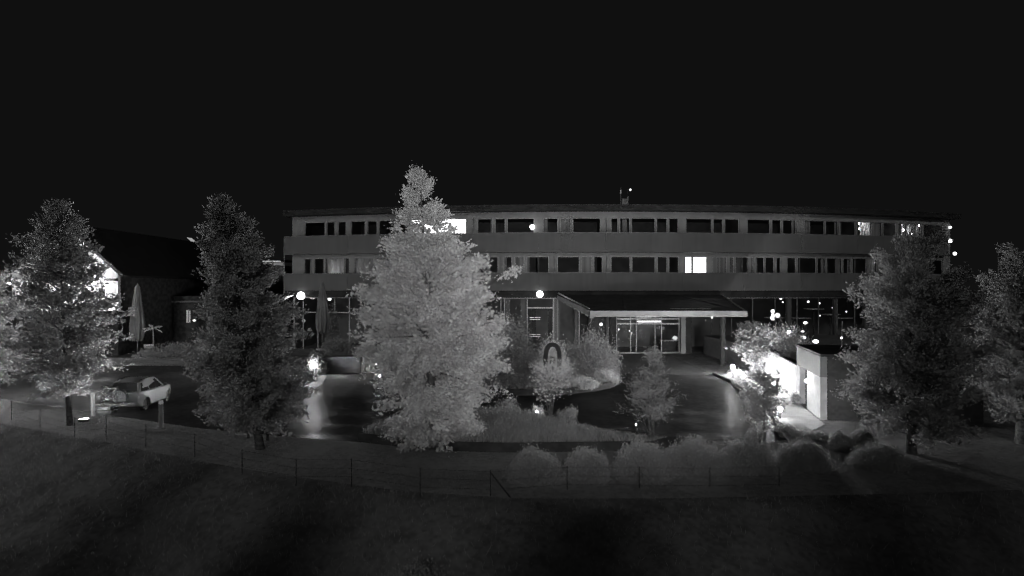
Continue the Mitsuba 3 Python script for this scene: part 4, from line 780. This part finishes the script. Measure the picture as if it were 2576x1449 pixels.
def bicycle(xo, y0, label, mat):
    k = thing('bicycle', label, 'bicycle')
    R, z = .31, .5 + .31 + .03
    for yy in (y0, y0 + .98):
        to = trimesh.creation.torus(R, .022, 28, 8); to.apply_transform(np.array([[0, 0, 1, xo], [1, 0, 0, yy], [0, 1, 0, z], [0, 0, 0, 1]])); w_k = part(k, 'wheel', cm(to), 'tyre', True)
        scene[w_k + '__spokes'] = mikit.ply(cm(cat_([tube([xo, yy, z], [xo, yy + R * math.cos(a_), z + R * math.sin(a_)], .004, n=4) for a_ in np.arange(12) * np.pi / 6])), 'bright_metal')
    bb, seat, head, r0, r1 = [xo, y0 + .43, z - .05], [xo, y0 + .32, z + .45], [xo, y0 + .82, z + .42], [xo, y0, z], [xo, y0 + .98, z]
    part(k, 'frame', cm(cat_([tube(bb, seat, .018), tube(bb, head, .022), tube(seat, head, .02), tube(r0, bb, .012), tube(r0, seat, .012), tube(head, r1, .016)])), mat)
    part(k, 'handlebar', cm(path_tube([head, [xo, y0 + .84, z + .55], [xo - .2, y0 + .9, z + .56]], .014)), 'dark_metal'); part(k, 'handlebar', cm(tube([xo, y0 + .84, z + .55], [xo + .2, y0 + .9, z + .56], .014)), 'dark_metal')
    part(k, 'saddle', cm(tm(hull([(xo, y0 + .2, z + .55), (xo - .06, y0 + .2, z + .54), (xo + .06, y0 + .2, z + .54), (xo, y0 + .44, z + .54)], .02))), 'dark_metal')
    part(k, 'crank', cm(cat_([tube([xo - .03, bb[1], bb[2]], [xo + .03, bb[1], bb[2]], .08, n=14), tube([xo - .06, bb[1], bb[2]], [xo - .06, bb[1] + .12, bb[2] - .1], .012)])), 'bright_metal')
bicycle(-2.2, -.88, 'bicycle nearest the car on the rear rack', 'mid_metal'); bicycle(-2.42, -.84, 'outer bicycle on the car rack', 'mid_metal')

# ------------------------------------------------------------------ far right: street lamp, guard rail, off-frame yard lamp, added shade trees behind the camera
k = thing('street_lamp', 'dim far street lamp on a thin pole at the right edge', 'lamp'); p = ray(2511, 632, 60.0)
part(k, 'pole', tube([p[0], 60, 0], p, .05, .035), 'mid_metal'); part(k, 'arm', tube(p, p + [.3, 0, .05], .03), 'mid_metal'); emit_part(k, 'head', ball(p + [.36, 0, .03], .12, squash=.6), .5, .05)
k = thing('guard_rail', 'thin pale guard rail far behind the right tree', 'railing'); a_, b_ = ray(2398, 725, 62), ray(2496, 738, 52)
part(k, 'rail', tube(a_, b_, .05, n=6), 'plate_white')
for t_ in (0, .33, .66, 1): q = a_ + (b_ - a_) * t_; part(k, 'post', tube([q[0], q[1], 0], q, .04, n=6), 'mid_metal')
k = thing('yard_lamp', 'yard lamp outside the picture to the right that lights the lawn', 'lamp'); p = np.array([24.6, 25.6, 1.7])
part(k, 'post', tube([p[0], p[1], 0], p - [0, 0, .15], .04), 'dark_metal'); emit_part(k, 'globe', ball(p, .16), 90, .6)
k = thing('yard_lamp', 'yard lamp outside the picture to the left that lights the lawn and the edge trees', 'lamp'); p = np.array([-25.2, 25.0, 2.0])
part(k, 'post', tube([p[0], p[1], 0], p - [0, 0, .18], .04), 'dark_metal'); emit_part(k, 'globe', ball(p, .2), 1700, .9)
hb = thing('camera_mast', 'steel mast behind the camera carrying the floodlight', 'mast')
part(hb, 'pole', tube([.45, -.75, -3.6], [.45, -.75, 5.9], .05), 'mid_metal')
fl_ = thing('floodlight', 'infrared floodlight on the wall beside the camera', 'lamp')
part(fl_, 'housing', box(FLOOD[0] - .1, FLOOD[0] + .1, FLOOD[1] - .16, FLOOD[1] - .02, FLOOD[2] - .08, FLOOD[2] + .08), 'dark_metal'); part(fl_, 'bracket', tube([FLOOD[0], -.75, FLOOD[2]], [FLOOD[0], FLOOD[1] - .15, FLOOD[2]], .02), 'dark_metal')

for i, (x, H_) in enumerate([(-21, 11.0), (-14, 10.0), (-7, 6.8), (-1, 6.4), (5, 7.0), (10, 13.0), (15.5, 13.5)]):  # unseen trees added to shade the bank and the right-hand trees
    key = thing('added_shade_tree', f'{["first", "second", "third", "fourth", "fifth", "sixth", "seventh"][i]} added shade tree from the left in the unseen row behind the camera', 'tree', 'added shade trees behind the camera')
    tree(key, [x + .8 * math.sin(i * 2.3), -5.5 + .6 * math.cos(i * 1.7), -3.5], H_ + 3.5, 1.2, prof_tab([0, .3, .6, .85, 1], [2.2, 3.0, 2.8, 2.0, .5]), (15000 if i < 2 else 12000) if i < 5 else 8000, .14, 'leaf_mid', 200 + i, nlimb=90, trunk_r=.15)

# ------------------------------------------------------------------ look-alikes share a group
GROUPS = {'hedge_ball': 'clipped hedge balls along the lawn', 'pendant_lamp': 'hanging lamps in the restaurant', 'path_lamp': 'garden lamps in the beds', 'wall_lamp': 'round wall lamps', 'gable_lamp': 'lamps on the lit gable',
          'conical_tree': 'tall conical trees along the lawn', 'closed_parasol': 'folded parasols on the left terrace', 'cafe_table': 'restaurant tables', 'lantern': 'lanterns on the right terrace', 'tree_stake': 'stakes of the dark conical tree',
          'bicycle': 'bicycles on the car rack', 'bollard': 'bollards at the lawn edge', 'wild_bush': 'low wild bushes on the bank', 'room_lamp': 'lamps behind upper floor windows', 'ground_floor_lamp': 'lamps inside the left ground floor', 'small_tree': 'small trees in the beds', 'table_lamp': 'table lamps in the restaurant', 'yard_lamp': 'yard lamps beyond the picture edges'}
for key_, d_ in labels.items():
    if '__' not in key_ and 'category' in d_:
        g_ = GROUPS.get(re.sub(r'_[0-9]{3}$', '', key_))
        if g_: d_.setdefault('group', g_)
